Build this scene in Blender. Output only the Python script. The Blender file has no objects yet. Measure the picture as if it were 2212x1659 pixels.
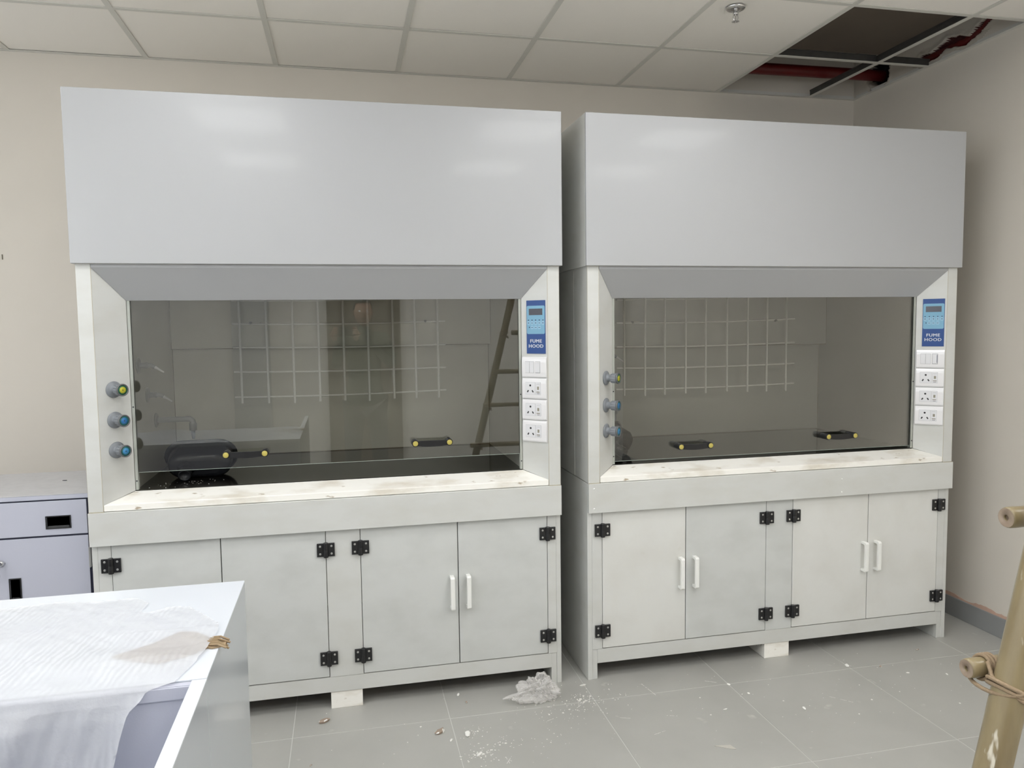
import bpy, bmesh, math, random
from mathutils import Vector, Matrix, noise
random.seed(7)
C = bpy.context.scene.collection
PI = math.pi
# ------------------------------------------------------------------ camera
cam_d = bpy.data.cameras.new('camera'); cam = bpy.data.objects.new('camera', cam_d); C.objects.link(cam)
cam_d.sensor_fit = 'HORIZONTAL'; cam_d.sensor_width = 36.0; cam_d.lens = 1639.6 / 2212 * 36
cam_d.clip_start = 0.02; cam_d.clip_end = 50
_yaw, _pit, _rol = .2181, -.0757, .0130
_fw = Vector((math.sin(_yaw) * math.cos(_pit), math.cos(_yaw) * math.cos(_pit), math.sin(_pit)))
_rt = Vector((math.cos(_yaw), -math.sin(_yaw), 0)); _up = _rt.cross(_fw)
_c, _s = math.cos(_rol), math.sin(_rol)
_r2 = _rt * _c - _up * _s; _u2 = _rt * _s + _up * _c
_m = Matrix((_r2, _u2, -_fw)).transposed().to_4x4(); _m.translation = Vector((-.8693, -2.9574, 1.5023))
cam.matrix_world = _m
bpy.context.scene.camera = cam
# ------------------------------------------------------------------ world, lights, exposure
w = bpy.data.worlds.new('world'); bpy.context.scene.world = w; w.use_nodes = True
w.node_tree.nodes['Background'].inputs[0].default_value = (.8, .85, 1, 1)
w.node_tree.nodes['Background'].inputs[1].default_value = 0.0
vs = bpy.context.scene.view_settings
vs.view_transform = 'Standard'; vs.look = 'None'; vs.gamma = 1; vs.use_curve_mapping = False; vs.exposure = 0.30
LAMP_STRENGTH = 10.4
LAMP_COL = (.99, 1.0, 1.0)
FILL_STRENGTH = 3.2  # emission of the added fill panels on the front wall
LAMPS = [(x, y) for y in (-.983, -2.183, -3.383) for x in (.344, -1.456, -3.256)] + [(1.544, -2.183), (1.544, -3.383)]  # last two panels are added to brighten the right side
cy = bpy.context.scene.cycles
cy.max_bounces = 10; cy.diffuse_bounces = 6; cy.glossy_bounces = 4; cy.transparent_max_bounces = 12; cy.transmission_bounces = 6
cy.caustics_reflective = False; cy.caustics_refractive = False; cy.sample_clamp_indirect = 6
# ------------------------------------------------------------------ materials
def N(nt, t, **k):
    n = nt.nodes.new(t)
    for a, b in k.items(): setattr(n, a, b)
    return n
def mat(name, col, rough=.5, metal=0, spec=.5, var=0, vcol=None, vscale=4, stretch=(1, 1, 1), bump=0, bscale=60, coat=0, emit=None, estr=0,
        spots=None, trans=0, lo=.42, hi=.7):
    """principled with an optional large soft colour variation (object space), fine relief and sparse spots"""
    m = bpy.data.materials.new(name); m.use_nodes = True; nt = m.node_tree
    b = nt.nodes['Principled BSDF']; L = nt.links
    b.inputs['Base Color'].default_value = (*col, 1); b.inputs['Roughness'].default_value = rough
    b.inputs['Metallic'].default_value = metal; b.inputs['Specular IOR Level'].default_value = spec
    b.inputs['Coat Weight'].default_value = coat; b.inputs['Coat Roughness'].default_value = .06
    tc = N(nt, 'ShaderNodeTexCoord'); mp = N(nt, 'ShaderNodeMapping'); mp.inputs['Scale'].default_value = stretch
    L.new(tc.outputs['Object'], mp.inputs['Vector'])
    cur = None
    if var:
        n = N(nt, 'ShaderNodeTexNoise'); n.inputs['Scale'].default_value = vscale; n.inputs['Detail'].default_value = 5; n.inputs['Roughness'].default_value = .55
        L.new(mp.outputs[0], n.inputs['Vector'])
        mr = N(nt, 'ShaderNodeMapRange'); mr.inputs[1].default_value = lo; mr.inputs[2].default_value = hi; mr.inputs[4].default_value = var
        L.new(n.outputs['Fac'], mr.inputs[0])
        mx = N(nt, 'ShaderNodeMix', data_type='RGBA'); mx.inputs[6].default_value = (*col, 1); mx.inputs[7].default_value = (*(vcol or [c * .7 for c in col]), 1)
        L.new(mr.outputs[0], mx.inputs[0]); cur = mx.outputs[2]
    if spots:
        sc, thr, scol = spots
        n = N(nt, 'ShaderNodeTexNoise'); n.inputs['Scale'].default_value = sc; n.inputs['Detail'].default_value = 3
        L.new(mp.outputs[0], n.inputs['Vector'])
        mr = N(nt, 'ShaderNodeMapRange'); mr.inputs[1].default_value = thr; mr.inputs[2].default_value = thr + .06
        L.new(n.outputs['Fac'], mr.inputs[0])
        mx = N(nt, 'ShaderNodeMix', data_type='RGBA'); mx.inputs[6].default_value = (*col, 1); mx.inputs[7].default_value = (*scol, 1)
        if cur: L.new(cur, mx.inputs[6])
        L.new(mr.outputs[0], mx.inputs[0]); cur = mx.outputs[2]
    if cur: L.new(cur, b.inputs['Base Color'])
    if bump:
        n = N(nt, 'ShaderNodeTexNoise'); n.inputs['Scale'].default_value = bscale; n.inputs['Detail'].default_value = 4
        L.new(mp.outputs[0], n.inputs['Vector'])
        bp = N(nt, 'ShaderNodeBump'); bp.inputs['Strength'].default_value = bump; bp.inputs['Distance'].default_value = .003
        L.new(n.outputs['Fac'], bp.inputs['Height']); L.new(bp.outputs[0], b.inputs['Normal'])
    if emit:
        b.inputs['Emission Color'].default_value = (*emit, 1); b.inputs['Emission Strength'].default_value = estr
    if trans:
        tb = N(nt, 'ShaderNodeBsdfTransparent'); ms = N(nt, 'ShaderNodeMixShader'); ms.inputs[0].default_value = trans
        L.new(b.outputs[0], ms.inputs[1]); L.new(tb.outputs[0], ms.inputs[2]); L.new(ms.outputs[0], nt.nodes['Material Output'].inputs[0])
    return m
def glass_mat():
    m = bpy.data.materials.new('sash_glass'); m.use_nodes = True; nt = m.node_tree; nt.nodes.clear(); L = nt.links
    o = N(nt, 'ShaderNodeOutputMaterial'); t = N(nt, 'ShaderNodeBsdfTransparent'); t.inputs[0].default_value = (.905, .905, .88, 1)
    g = N(nt, 'ShaderNodeBsdfGlossy'); g.inputs['Roughness'].default_value = .0; g.inputs[0].default_value = (1, 1, 1, 1)
    f = N(nt, 'ShaderNodeFresnel'); f.inputs[0].default_value = 1.5
    ma = N(nt, 'ShaderNodeMath', operation='MULTIPLY'); ma.inputs[1].default_value = 1.7; L.new(f.outputs[0], ma.inputs[0])
    x = N(nt, 'ShaderNodeMixShader'); L.new(ma.outputs[0], x.inputs[0]); L.new(t.outputs[0], x.inputs[1]); L.new(g.outputs[0], x.inputs[2]); L.new(x.outputs[0], o.inputs[0])
    return m
def wall_mat(name, col):
    return mat(name, col, rough=.75, spec=.25, var=.22, vcol=[c * .86 for c in col], vscale=1.6, bump=.12, bscale=35)
M = {}
M['wall'] = wall_mat('beige_wall_paint', (.68, .635, .57))
M['wall2'] = wall_mat('white_wall_paint', (.90, .88, .85))
M['tile_c'] = mat('ceiling_tile_board', (.93, .90, .855), .9, spec=.2, var=.15, vcol=(.89, .86, .815), vscale=3, bump=.15, bscale=220)
M['tbar'] = mat('ceiling_grid_paint', (.68, .67, .63), .5, spec=.4)
M['tbar_in'] = mat('galvanised_grid_web', (.10, .095, .09), .45, metal=.6, var=.4, vscale=30)
M['slab'] = mat('raw_soffit', (.17, .14, .115), .7, var=.4, vcol=(.12, .10, .085), vscale=2)
M['red'] = mat('red_pipe_paint', (.13, .007, .007), .4, var=.3, vscale=12)
M['plaster'] = mat('broken_plaster', (.52, .48, .42), .9, bump=.6, bscale=30)
M['maroon'] = mat('exposed_dark_maroon', (.09, .02, .02), .8, bump=.5, bscale=30)
M['floor'] = mat('grey_floor_tile', (.405, .40, .375), .38, spec=.45, var=.75, vcol=(.35, .345, .32), vscale=2.2, bump=.05, bscale=25, spots=(9, .685, (.48, .48, .44)))
M['grout'] = mat('pale_grout', (.56, .56, .53), .8)
M['base'] = mat('grey_skirting', (.27, .275, .275), .35, var=.3, vscale=3)
M['brokenedge'] = mat('raw_plaster_edge', (.50, .34, .27), .9, bump=.8, bscale=40)
PP = (.61, .615, .595)
M['pp'] = mat('white_polypropylene', PP, .36, var=.55, vcol=(.545, .54, .50), vscale=5, stretch=(1, 1, 2.2), bump=.03, bscale=30)
M['pp_warm'] = mat('pale_door_polypropylene', (.685, .685, .66), .36, var=.5, vcol=(.60, .59, .55), vscale=5, bump=.03, bscale=30, spots=(5, .70, (.55, .53, .46)))
M['guide'] = mat('grey_green_channel', (.40, .415, .375), .4)
M['fascia'] = mat('glossy_white_polypropylene', (.415, .42, .43), .30, var=.25, vcol=(.40, .405, .41), vscale=2, spec=.4, bump=.02, bscale=12, coat=.10)
M['door_pp'] = mat('greyer_polypropylene', (.59, .60, .585), .36, var=.6, vcol=(.51, .52, .50), vscale=6, stretch=(1, 1, 1.6), bump=.03, bscale=30)
M['grimy'] = mat('marble_look_polypropylene', (.90, .88, .83), .34, var=.7, vcol=(.60, .54, .43), vscale=9, stretch=(.6, 1.5, 1.5), lo=.5, hi=.72, spots=(26, .665, (.42, .35, .26)))
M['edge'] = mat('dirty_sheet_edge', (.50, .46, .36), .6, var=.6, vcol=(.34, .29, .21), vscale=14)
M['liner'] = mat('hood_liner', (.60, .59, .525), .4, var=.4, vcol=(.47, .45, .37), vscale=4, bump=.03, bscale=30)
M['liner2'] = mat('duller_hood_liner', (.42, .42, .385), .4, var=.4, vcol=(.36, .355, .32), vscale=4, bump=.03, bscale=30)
M['top'] = mat('black_worktop', (.022, .021, .018), .09, spec=.5, var=.6, vcol=(.05, .042, .034), vscale=7, spots=(34, .70, (.12, .09, .06)))
M['rod'] = mat('white_lattice_rod', (.90, .90, .87), .4)
M['seamdark'] = mat('dark_seam', (.16, .14, .10), .7)
M['glass'] = glass_mat()
M['glassedge'] = mat('polished_glass_edge', (.36, .42, .38), .2)
M['black'] = mat('black_plastic', (.011, .011, .012), .34)
M['sink'] = mat('black_sink_plastic', (.024, .026, .030), .27, var=.4, vcol=(.035, .035, .036), vscale=14)
M['yellow'] = mat('yellow_cap', (.50, .42, .10), .35)
M['screw'] = mat('steel_screw', (.55, .55, .53), .3, metal=.9)
M['chrome'] = mat('chrome', (.75, .75, .76), .12, metal=1)
M['greyp'] = mat('grey_fitting_plastic', (.22, .235, .255), .38)
M['greyp2'] = mat('dark_grey_fitting', (.12, .125, .13), .4)
M['green'] = mat('green_ring', (.02, .12, .06), .4)
M['teal'] = mat('teal_ring', (.02, .13, .13), .4)
M['yel2'] = mat('yellow_disc', (.48, .46, .03), .35)
M['blue'] = mat('blue_disc', (.025, .15, .38), .35)
M['blue2'] = mat('light_blue_disc', (.05, .24, .48), .35)
M['socket'] = mat('white_gloss_plastic', (.80, .79, .80), .16, coat=.3)
M['socket2'] = mat('switch_key_plastic', (.74, .74, .76), .22)
M['line'] = mat('grey_seam', (.33, .33, .34), .5)
M['hole'] = mat('socket_hole', (.015, .015, .018), .5)
M['neon'] = mat('switch_window', (.30, .28, .22), .25)
M['navy'] = mat('navy_blue_sticker', (.012, .060, .235), .32)
M['pale'] = mat('pale_blue_sticker', (.19, .40, .56), .32)
M['lcd'] = mat('dark_display', (.035, .035, .05), .15)
M['ink'] = mat('dark_blue_print', (.02, .04, .10), .5)
M['ltprint'] = mat('pale_key_print', (.28, .48, .63), .4)
M['white'] = mat('white_print', (.72, .75, .80), .5)
M['handle'] = mat('white_handle_plastic', (.84, .84, .81), .32)
M['powder'] = mat('bluish_white_powder_coat', (.47, .48, .56), .42, bump=.05, bscale=300)
M['bench'] = mat('white_laminate_panel', (.66, .69, .74), .22, spec=.5, coat=.1)
M['bside'] = mat('shaded_side_laminate', (.49, .525, .57), .16, spec=.5, coat=.15)  # same white laminate, darkened in colour for the shaded side faces
M['granite'] = mat('pale_grey_worktop', (.50, .50, .52), .3, var=.6, vcol=(.42, .42, .44), vscale=25)
M['gap'] = mat('dark_navy_seal', (.012, .014, .035), .6)
M['foam'] = mat('white_packing_foam', (.67, .68, .705), .7, spec=.3, var=.35, vcol=(.56, .575, .61), vscale=22, bump=.35, bscale=170, trans=.42)
def foam_ribs(m):
    nt = m.node_tree; L = nt.links; tc = N(nt, 'ShaderNodeTexCoord'); mp = N(nt, 'ShaderNodeMapping'); mp.inputs['Rotation'].default_value = (0, 0, .30); mp.inputs['Scale'].default_value = (1, .35, 1)
    L.new(tc.outputs['Object'], mp.inputs[0])
    wv = N(nt, 'ShaderNodeTexWave'); wv.inputs['Scale'].default_value = 26; wv.inputs['Distortion'].default_value = 5; wv.inputs['Detail'].default_value = 3; wv.inputs['Detail Scale'].default_value = 1.2
    L.new(mp.outputs[0], wv.inputs['Vector'])
    b = nt.nodes['Principled BSDF']; old = next(n for n in nt.nodes if n.type == 'BUMP')
    bp = N(nt, 'ShaderNodeBump'); bp.inputs['Strength'].default_value = .22; bp.inputs['Distance'].default_value = .004
    L.new(wv.outputs['Fac'], bp.inputs['Height']); L.new(old.outputs[0], bp.inputs['Normal']); L.new(bp.outputs[0], b.inputs['Normal'])
    ms = next(n for n in nt.nodes if n.type == 'MIX_SHADER'); mr = N(nt, 'ShaderNodeMapRange'); mr.inputs[3].default_value = .45; mr.inputs[4].default_value = .36
    nz = N(nt, 'ShaderNodeTexNoise'); nz.inputs['Scale'].default_value = 7; nz.inputs['Detail'].default_value = 3; L.new(tc.outputs['Object'], nz.inputs['Vector'])
    mk = N(nt, 'ShaderNodeMapRange'); mk.inputs[1].default_value = .42; mk.inputs[2].default_value = .62; L.new(nz.outputs['Fac'], mk.inputs[0])
    mu = N(nt, 'ShaderNodeMath', operation='MULTIPLY'); L.new(wv.outputs['Fac'], mu.inputs[0]); L.new(mk.outputs[0], mu.inputs[1]); L.new(mu.outputs[0], bp.inputs['Height'])
    L.new(mu.outputs[0], mr.inputs[0]); L.new(mr.outputs[0], ms.inputs[0])
foam_ribs(M['foam'])
M['card'] = mat('corrugated_cardboard', (.27, .19, .11), .9, var=.6, vcol=(.38, .29, .18), vscale=20)
M['flute'] = mat('cardboard_flutes', (.25, .18, .10), .9)
M['bamboo'] = mat('weathered_bamboo', (.27, .215, .12), .28, var=.9, vcol=(.19, .145, .08), vscale=9, stretch=(3, 3, .5), bump=.15, bscale=40, spots=(17, .67, (.62, .58, .48)))
M['bambooend'] = mat('cut_bamboo_end', (.36, .28, .21), .5, var=.7, vcol=(.20, .14, .10), vscale=40)
M['rope'] = mat('jute_rope', (.30, .22, .14), .9, bump=.5, bscale=400)
M['bag'] = mat('thin_clear_plastic', (.86, .84, .82), .12, spec=1.0, trans=.60)
_nt = M['bag'].node_tree; _lw = N(_nt, 'ShaderNodeLayerWeight'); _lw.inputs['Blend'].default_value = .45
_mr = N(_nt, 'ShaderNodeMapRange'); _mr.inputs[3].default_value = .86; _mr.inputs[4].default_value = .15; _nt.links.new(_lw.outputs['Facing'], _mr.inputs[0])
_nt.links.new(_mr.outputs[0], next(n for n in _nt.nodes if n.type == 'MIX_SHADER').inputs[0])
M['chip'] = mat('white_plaster_chip', (.82, .81, .77), .8, bump=.4, bscale=90)
M['chip2'] = mat('brown_backed_chip', (.36, .28, .22), .8, bump=.4, bscale=90)
M['paper'] = mat('grey_paper', (.52, .50, .45), .8)
M['led'] = mat('lit_diffuser', (.9, .9, .9), .5, emit=LAMP_COL, estr=LAMP_STRENGTH)
M['fill'] = mat('fill_glow', (.8, .8, .8), .5, emit=(.86, .93, 1.0), estr=FILL_STRENGTH)  # glow of the invented fill panels behind the camera
M['fill_left'] = mat('fill_glow_left', (.8, .8, .8), .5, emit=(.86, .93, 1.0), estr=1.5)  # weaker glow of the invented fill panel at the left
M['doorw'] = mat('dark_door_laminate', (.14, .11, .085), .4)
M['skin'] = mat('skin', (.36, .20, .13), .5)
M['shirt'] = mat('dark_green_shirt', (.045, .06, .04), .8)
M['trous'] = mat('dark_trousers', (.05, .05, .055), .8)
M['hair'] = mat('black_hair', (.01, .009, .008), .6)
# ------------------------------------------------------------------ mesh helpers
class MB:
    def __init__(s): s.v = []; s.f = []; s.mi = []; s.sm = []
    def add(s, vs, fs, mi=0, sm=False, T=None):
        o = len(s.v)
        s.v += [tuple(T @ Vector(p)) if T else tuple(p) for p in vs]
        for f in fs: s.f.append([i + o for i in f]); s.mi.append(mi); s.sm.append(sm)
        return s
    def box(s, x0, x1, y0, y1, z0, z1, mi=0, T=None):
        v = [(x, y, z) for z in (z0, z1) for y in (y0, y1) for x in (x0, x1)]
        return s.add(v, [(0, 2, 3, 1), (4, 5, 7, 6), (0, 1, 5, 4), (2, 6, 7, 3), (0, 4, 6, 2), (1, 3, 7, 5)], mi, False, T)
    def hexa(s, b, t, mi=0, T=None):           # two quads, bottom and top rings
        return s.add(list(b) + list(t), [(3, 2, 1, 0), (4, 5, 6, 7)] + [(i, (i + 1) % 4, (i + 1) % 4 + 4, i + 4) for i in range(4)], mi, False, T)
    def prism(s, poly, h, mi=0, T=None, sm=False):   # poly in xy, extruded in z 0..h
        n = len(poly); v = [(x, y, 0) for x, y in poly] + [(x, y, h) for x, y in poly]
        s.add(v, [list(range(n))[::-1], list(range(n, 2 * n))], mi, False, T)
        return s.add(v, [(i, (i + 1) % n, (i + 1) % n + n, i + n) for i in range(n)], mi, sm, T)
    def lathe(s, prof, n=24, mi=0, T=None, sm=True, caps=True):   # prof: (r, z) along +z ; sharp rings are doubled by the caller
        v = []; f = []
        for r, z in prof:
            for k in range(n): a = 2 * PI * k / n; v.append((r * math.cos(a), r * math.sin(a), z))
        for j in range(len(prof) - 1):
            for k in range(n): f.append((j * n + k, j * n + (k + 1) % n, (j + 1) * n + (k + 1) % n, (j + 1) * n + k))
        s.add(v, f, mi, sm, T)
        if caps:
            if prof[0][0] > 1e-5: s.add(v[:n], [list(range(n))[::-1]], mi, False, T)
            if prof[-1][0] > 1e-5: s.add(v[-n:], [list(range(n))], mi, False, T)
        return s
    def tube(s, pts, r, n=10, mi=0, T=None, caps=True):
        pts = [Vector(p) for p in pts]; rs = r if isinstance(r, (list, tuple)) else [r] * len(pts)
        v = []; f = []; ref = None
        for i, p in enumerate(pts):
            t = (pts[min(i + 1, len(pts) - 1)] - pts[max(i - 1, 0)]).normalized()
            if ref is None: ref = t.orthogonal().normalized()
            ref = (ref - t * ref.dot(t)).normalized(); b = t.cross(ref)
            for k in range(n):
                a = 2 * PI * k / n; v.append(p + (ref * math.cos(a) + b * math.sin(a)) * rs[i])
        for j in range(len(pts) - 1):
            for k in range(n): f.append((j * n + k, j * n + (k + 1) % n, (j + 1) * n + (k + 1) % n, (j + 1) * n + k))
        s.add(v, f, mi, True, T)
        if caps: s.add(v[:n], [list(range(n))[::-1]], mi, False, T); s.add(v[-n:], [list(range(n))], mi, False, T)
        return s
    def mesh(s, name, mats):
        me = bpy.data.meshes.new(name); me.from_pydata(s.v, [], s.f)
        for m in mats: me.materials.append(M[m])
        for p, a, b in zip(me.polygons, s.mi, s.sm): p.material_index = a; p.use_smooth = b
        me.update(); return me
    def build(s, name, mats, parent=None, bevel=0, loc=None, seg=2):
        if isinstance(mats, str): mats = [mats]
        o = bpy.data.objects.new(name, s.mesh(name, mats)); C.objects.link(o)
        if parent: o.parent = parent
        if loc: o.location = loc
        if bevel:
            b = o.modifiers.new('bevel', 'BEVEL'); b.width = bevel; b.segments = seg; b.limit_method = 'ANGLE'; b.angle_limit = .6
        return o
def box(name, m, x0, x1, y0, y1, z0, z1, parent=None, bevel=0): return MB().box(x0, x1, y0, y1, z0, z1).build(name, m, parent, bevel)
def empty(name, loc=(0, 0, 0), rz=0):
    o = bpy.data.objects.new(name, None); C.objects.link(o); o.location = loc; o.rotation_euler = (0, 0, rz); o.empty_display_size = .1; return o
def tag(o, label=None, cat=None, group=None, kind=None):
    if label: o['label'] = label
    if cat: o['category'] = cat
    if group: o['group'] = group
    if kind: o['kind'] = kind
    return o
def struct(o): o['kind'] = 'structure'; return o
def copy_tree(o, parent=None):
    c = o.copy(); C.objects.link(c); c.parent = parent
    for ch in [q for q in bpy.data.objects if q.parent == o]: copy_tree(ch, c)
    return c
def recalc(o):
    bm = bmesh.new(); bm.from_mesh(o.data); bmesh.ops.recalc_face_normals(bm, faces=bm.faces); bm.to_mesh(o.data); bm.free(); return o
def frame(org, X, Y, Z):
    m = Matrix((X, Y, Z)).transposed().to_4x4(); m.translation = org; return m
def text_mb(txt, size, T, parent, name, m='white', bold=.012, extr=.0004):
    cu = bpy.data.curves.new(name, 'FONT'); cu.body = txt; cu.size = size; cu.align_x = 'CENTER'; cu.align_y = 'CENTER'
    cu.extrude = extr; cu.resolution_u = 3; cu.space_character = 1.12
    o = bpy.data.objects.new(name + '_tmp', cu); C.objects.link(o)
    dg = bpy.context.evaluated_depsgraph_get(); me = bpy.data.meshes.new_from_object(o.evaluated_get(dg))
    bpy.data.objects.remove(o); bpy.data.curves.remove(cu); 
    bm = bmesh.new()
    for dx_, dy_ in ((-bold, 0), (bold, 0), (0, bold * .7), (0, -bold * .7), (0, 0)):
        k = me.copy(); k.transform(Matrix.Translation((dx_ * size, dy_ * size, abs(dx_) * .002 + dy_ * .001))); bm.from_mesh(k); bpy.data.meshes.remove(k)
    bm.to_mesh(me); bm.free(); me.transform(T); me.materials.clear(); me.materials.append(M[m])
    for p in me.polygons: p.material_index = 0
    q = bpy.data.objects.new(name, me); C.objects.link(q); q.parent = parent; return q
# ------------------------------------------------------------------ setting: floor
XR, YB, ZC = 2.1377, 1.1153, 2.8159
XL, YF, ZS = -4.6, -4.6, 3.45
floor = struct(MB().box(XL - .1, XR + .1, YF - .1, YB + .1, -.12, -.0012).build('floor', 'grout'))
P = .585; fx0, fy0 = -.5085, -.152
def floor_piece(x0, x1, y0, y1):
    return MB().box(x0 + .0018, x1 - .0018, y0 + .0018, y1 - .0018, -.0025, random.uniform(-.0002, .0002)).build('floor_tile', 'floor', floor, .0006, seg=1)
for i in range(-3, 5):
    for j in range(-4, 3):
        x0, x1 = fx0 + P * i, fx0 + P * (i + 1); y0, y1 = fy0 + P * j, fy0 + P * (j + 1)
        x1 = min(x1, XR); y1 = min(y1, YB)
        if x1 - x0 < .02 or y1 - y0 < .02: continue
        floor_piece(x0, x1, y0, y1)
rest = MB()
xs = fx0 - 3 * P; ys = fy0 - 4 * P
i = 0
x = xs
while x > XL:
    y = YB
    k = 2
    while y > YF:
        ny = fy0 + P * k; ny = max(ny, YF); rest.box(max(x - P, XL) + .0016, x - .0016, ny + .0016, y - .0016, -.0025, 0); y = ny; k -= 1
    x -= P
y = ys
while y > YF:
    for i in range(-3, 5): rest.box(fx0 + P * i + .0016, min(fx0 + P * (i + 1), XR) - .0016, max(y - P, YF) + .0016, y - .0016, -.0025, 0)
    y -= P
rest.build('outer_floor_tiles', 'floor', floor)['kind'] = 'stuff'
# walls
struct(box('wall_back', 'wall', XL - .1, XR + .12, YB, YB + .12, -.1, ZS))
struct(box('wall_left', 'wall2', XL - .12, XL, YF, YB, -.1, ZS))
struct(box('wall_front', 'wall2', XL - .1, XR + .12, YF - .12, YF, -.1, ZS))
wr = struct(box('wall_right', 'wall', XR, XR + .12, YF, YB, -.1, ZC))
# the wall strip above the ceiling is broken open where the pipes enter: a relief of real depth
def wall_relief():
    y0, y1, z0, z1 = -1.4, YB, ZC, ZS; ny, nz = 300, 104
    vs, fs, mi = [], [], []
    def depth(y, z):
        n = noise.noise(Vector((y * 14, z * 14, 3))) * .024 + noise.noise(Vector((y * 32, z * 32, 9))) * .006
        d1 = math.hypot((y - .905) / 1.0, (z - 2.905) / .95) - .088 + n       # round hole
        t = (y - .14) / .45                                                  # long gash
        cz = 2.872 + .05 * max(0, 1 - abs(y - .14) / .14) + .012 * math.sin(y * 20)
        hw = .024 if 0 < t < 1 else .024 - 3 * (max(-t, t - 1) * .1)
        d2 = abs(z - cz) - hw + n * .8
        return d1, d2
    for j in range(nz + 1):
        zz = z0 + .20 * j / 100 if j <= 100 else z0 + .20 + (z1 - z0 - .20) * (j - 100) / 4
        for i in range(ny + 1):
            yy = y0 + (y1 - y0) * (1 - (1 - i / ny) ** 1.5)
            d1, d2 = depth(yy, zz); x = XR
            if d1 < 0: x = XR + min(.10, -d1 * 9)
            elif d2 < 0: x = XR + min(.035, -d2 * 6)
            elif min(d1, d2) < .03: x = XR - .006 * (1 - min(d1, d2) / .03) * (1 + noise.noise(Vector((yy * 60, zz * 60, 0))))
            vs.append((x, yy, zz))
    for j in range(nz):
        for i in range(ny):
            a = j * (ny + 1) + i; f = (a, a + ny + 1, a + ny + 2, a + 1); fs.append(f)
            cy_ = sum(vs[q][1] for q in f) / 4; cz_ = sum(vs[q][2] for q in f) / 4; d1, d2 = depth(cy_, cz_)
            mi.append(1 if d1 < -.004 else 2 if d2 < -.002 else 3 if (d2 < .03 and cz_ < 2.87) or d1 < .01 else 0)
    m = MB()
    for f, k in zip(fs, mi): m.f.append(list(f)); m.mi.append(k); m.sm.append(True)
    m.v = vs
    o = m.build('broken_plaster', ['wall', 'hole', 'maroon', 'plaster'], wr); return o
wall_relief()
struct(box('trim_1', 'hole', XR + .115, XR + .14, YF, YB + .12, ZC - .1, ZS))
bb = struct(box('baseboard_right', 'base', XR - .012, XR, YF, YB, 0, .098, bevel=.002))
m = MB(); n = 160                                                              # ragged raw edge above the skirting
for i in range(n):
    ya, yb = -1.3 + 2.4 * i / n, -1.3 + 2.4 * (i + 1) / n
    h = lambda y: .098 + max(0.002, .012 + .014 * noise.noise(Vector((y * 9, 1, 0))) + .006 * noise.noise(Vector((y * 40, 5, 0))))
    m.hexa([(XR - .006, ya, .0982), (XR, ya, .0982), (XR, yb, .0982), (XR - .006, yb, .0982)], [(XR - .004, ya, h(ya)), (XR, ya, h(ya)), (XR, yb, h(yb)), (XR - .004, yb, h(yb))])
m.build('raw_edge', 'brokenedge', bb)
struct(box('baseboard_back', 'base', XL, XR - .012, YB - .012, YB, 0, .098))
w2 = struct(box('fill_panel_2', 'tbar', -4.45, -3.05, YF + .001, YF + .04, 1.45, 2.65))  # invented glowing panel, added as fill light from the front wall
for k in range(2): box('fill_emitter', 'fill', -4.40 + k * .66, -4.40 + k * .66 + .63, YF + .041, YF + .046, 1.50, 2.60, w2)
w3 = struct(box('fill_panel_3', 'tbar', .96, 1.88, YF + .001, YF + .04, 1.45, 2.65))  # second invented panel, added to light the hoods from behind the camera
box('fill_emitter', 'fill', 1.01, 1.83, YF + .041, YF + .046, 1.50, 2.60, w3)
w1 = struct(box('fill_panel_1', 'tbar', XL + .001, XL + .04, -3.9, .3, 1.45, 2.65))  # invented panel along the left wall, added as sideways fill light
for k in range(4): box('fill_emitter', 'fill_left', XL + .041, XL + .046, -3.85 + k * 1.035, -3.85 + k * 1.035 + .99, 1.50, 2.60, w1)
# ------------------------------------------------------------------ ceiling
struct(box('ceiling_slab', 'slab', XL - .1, XR + .2, YF - .1, YB + .1, ZS, ZS + .1)).name = 'ceiling_2'
ceil = struct(empty('ceiling')); 
GX = {k: 1.244 + .6 * k for k in range(-10, 2)}; GX[-2] -= .012; GX[1] -= .012
XG = sorted(GX.values()); GYS = [.5173 - .6 * k for k in range(0, 9)]
cols = [(XL, XG[0])] + list(zip(XG[:-1], XG[1:])) + [(XG[-1], XR)]
rows = [(GYS[0], YB)] + [(GYS[k + 1], GYS[k]) for k in range(8)]
tw = .012
m = MB(); mt = MB()
def tbar(x0, x1, y0, y1, along):
    b = MB().box(x0, x1, y0, y1, ZC - .001, ZC + .0015)
    if along == 'y': c = (x0 + x1) / 2; b.box(c - .0008, c + .0008, y0, y1, ZC + .0015, ZC + .034, 1); b.box(c - .003, c + .003, y0, y1, ZC + .030, ZC + .038, 1)
    else: c = (y0 + y1) / 2; b.box(x0, x1, c - .0008, c + .0008, ZC + .0015, ZC + .034, 1); b.box(x0, x1, c - .003, c + .003, ZC + .030, ZC + .038, 1)
    return b.build('grid_bar', ['tbar', 'tbar_in'], ceil)
for x in XG: tbar(x - tw, x + tw, YF, YB - .02, 'y')
for y in GYS:
    for a, b in cols: tbar(a + (tw if a > XL else .0), b - (tw if b < XR else .0), y - tw, y + tw, 'x')
MB().box(XL, XR, YB - .022, YB, ZC - .0015, ZC).box(XL, XR, YB - .0016, YB, ZC, ZC + .022).build('wall_angle', 'tbar', ceil)
MB().box(XR - .022, XR, YF, YB - .022, ZC - .0015, ZC).box(XR - .0016, XR, YF, YB - .022, ZC, ZC + .022).build('wall_angle', 'tbar', ceil)
far = MB()
opened = {(len(cols) - 2, 0), (len(cols) - 2, 1), (len(cols) - 1, 0), (len(cols) - 1, 1)}
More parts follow.
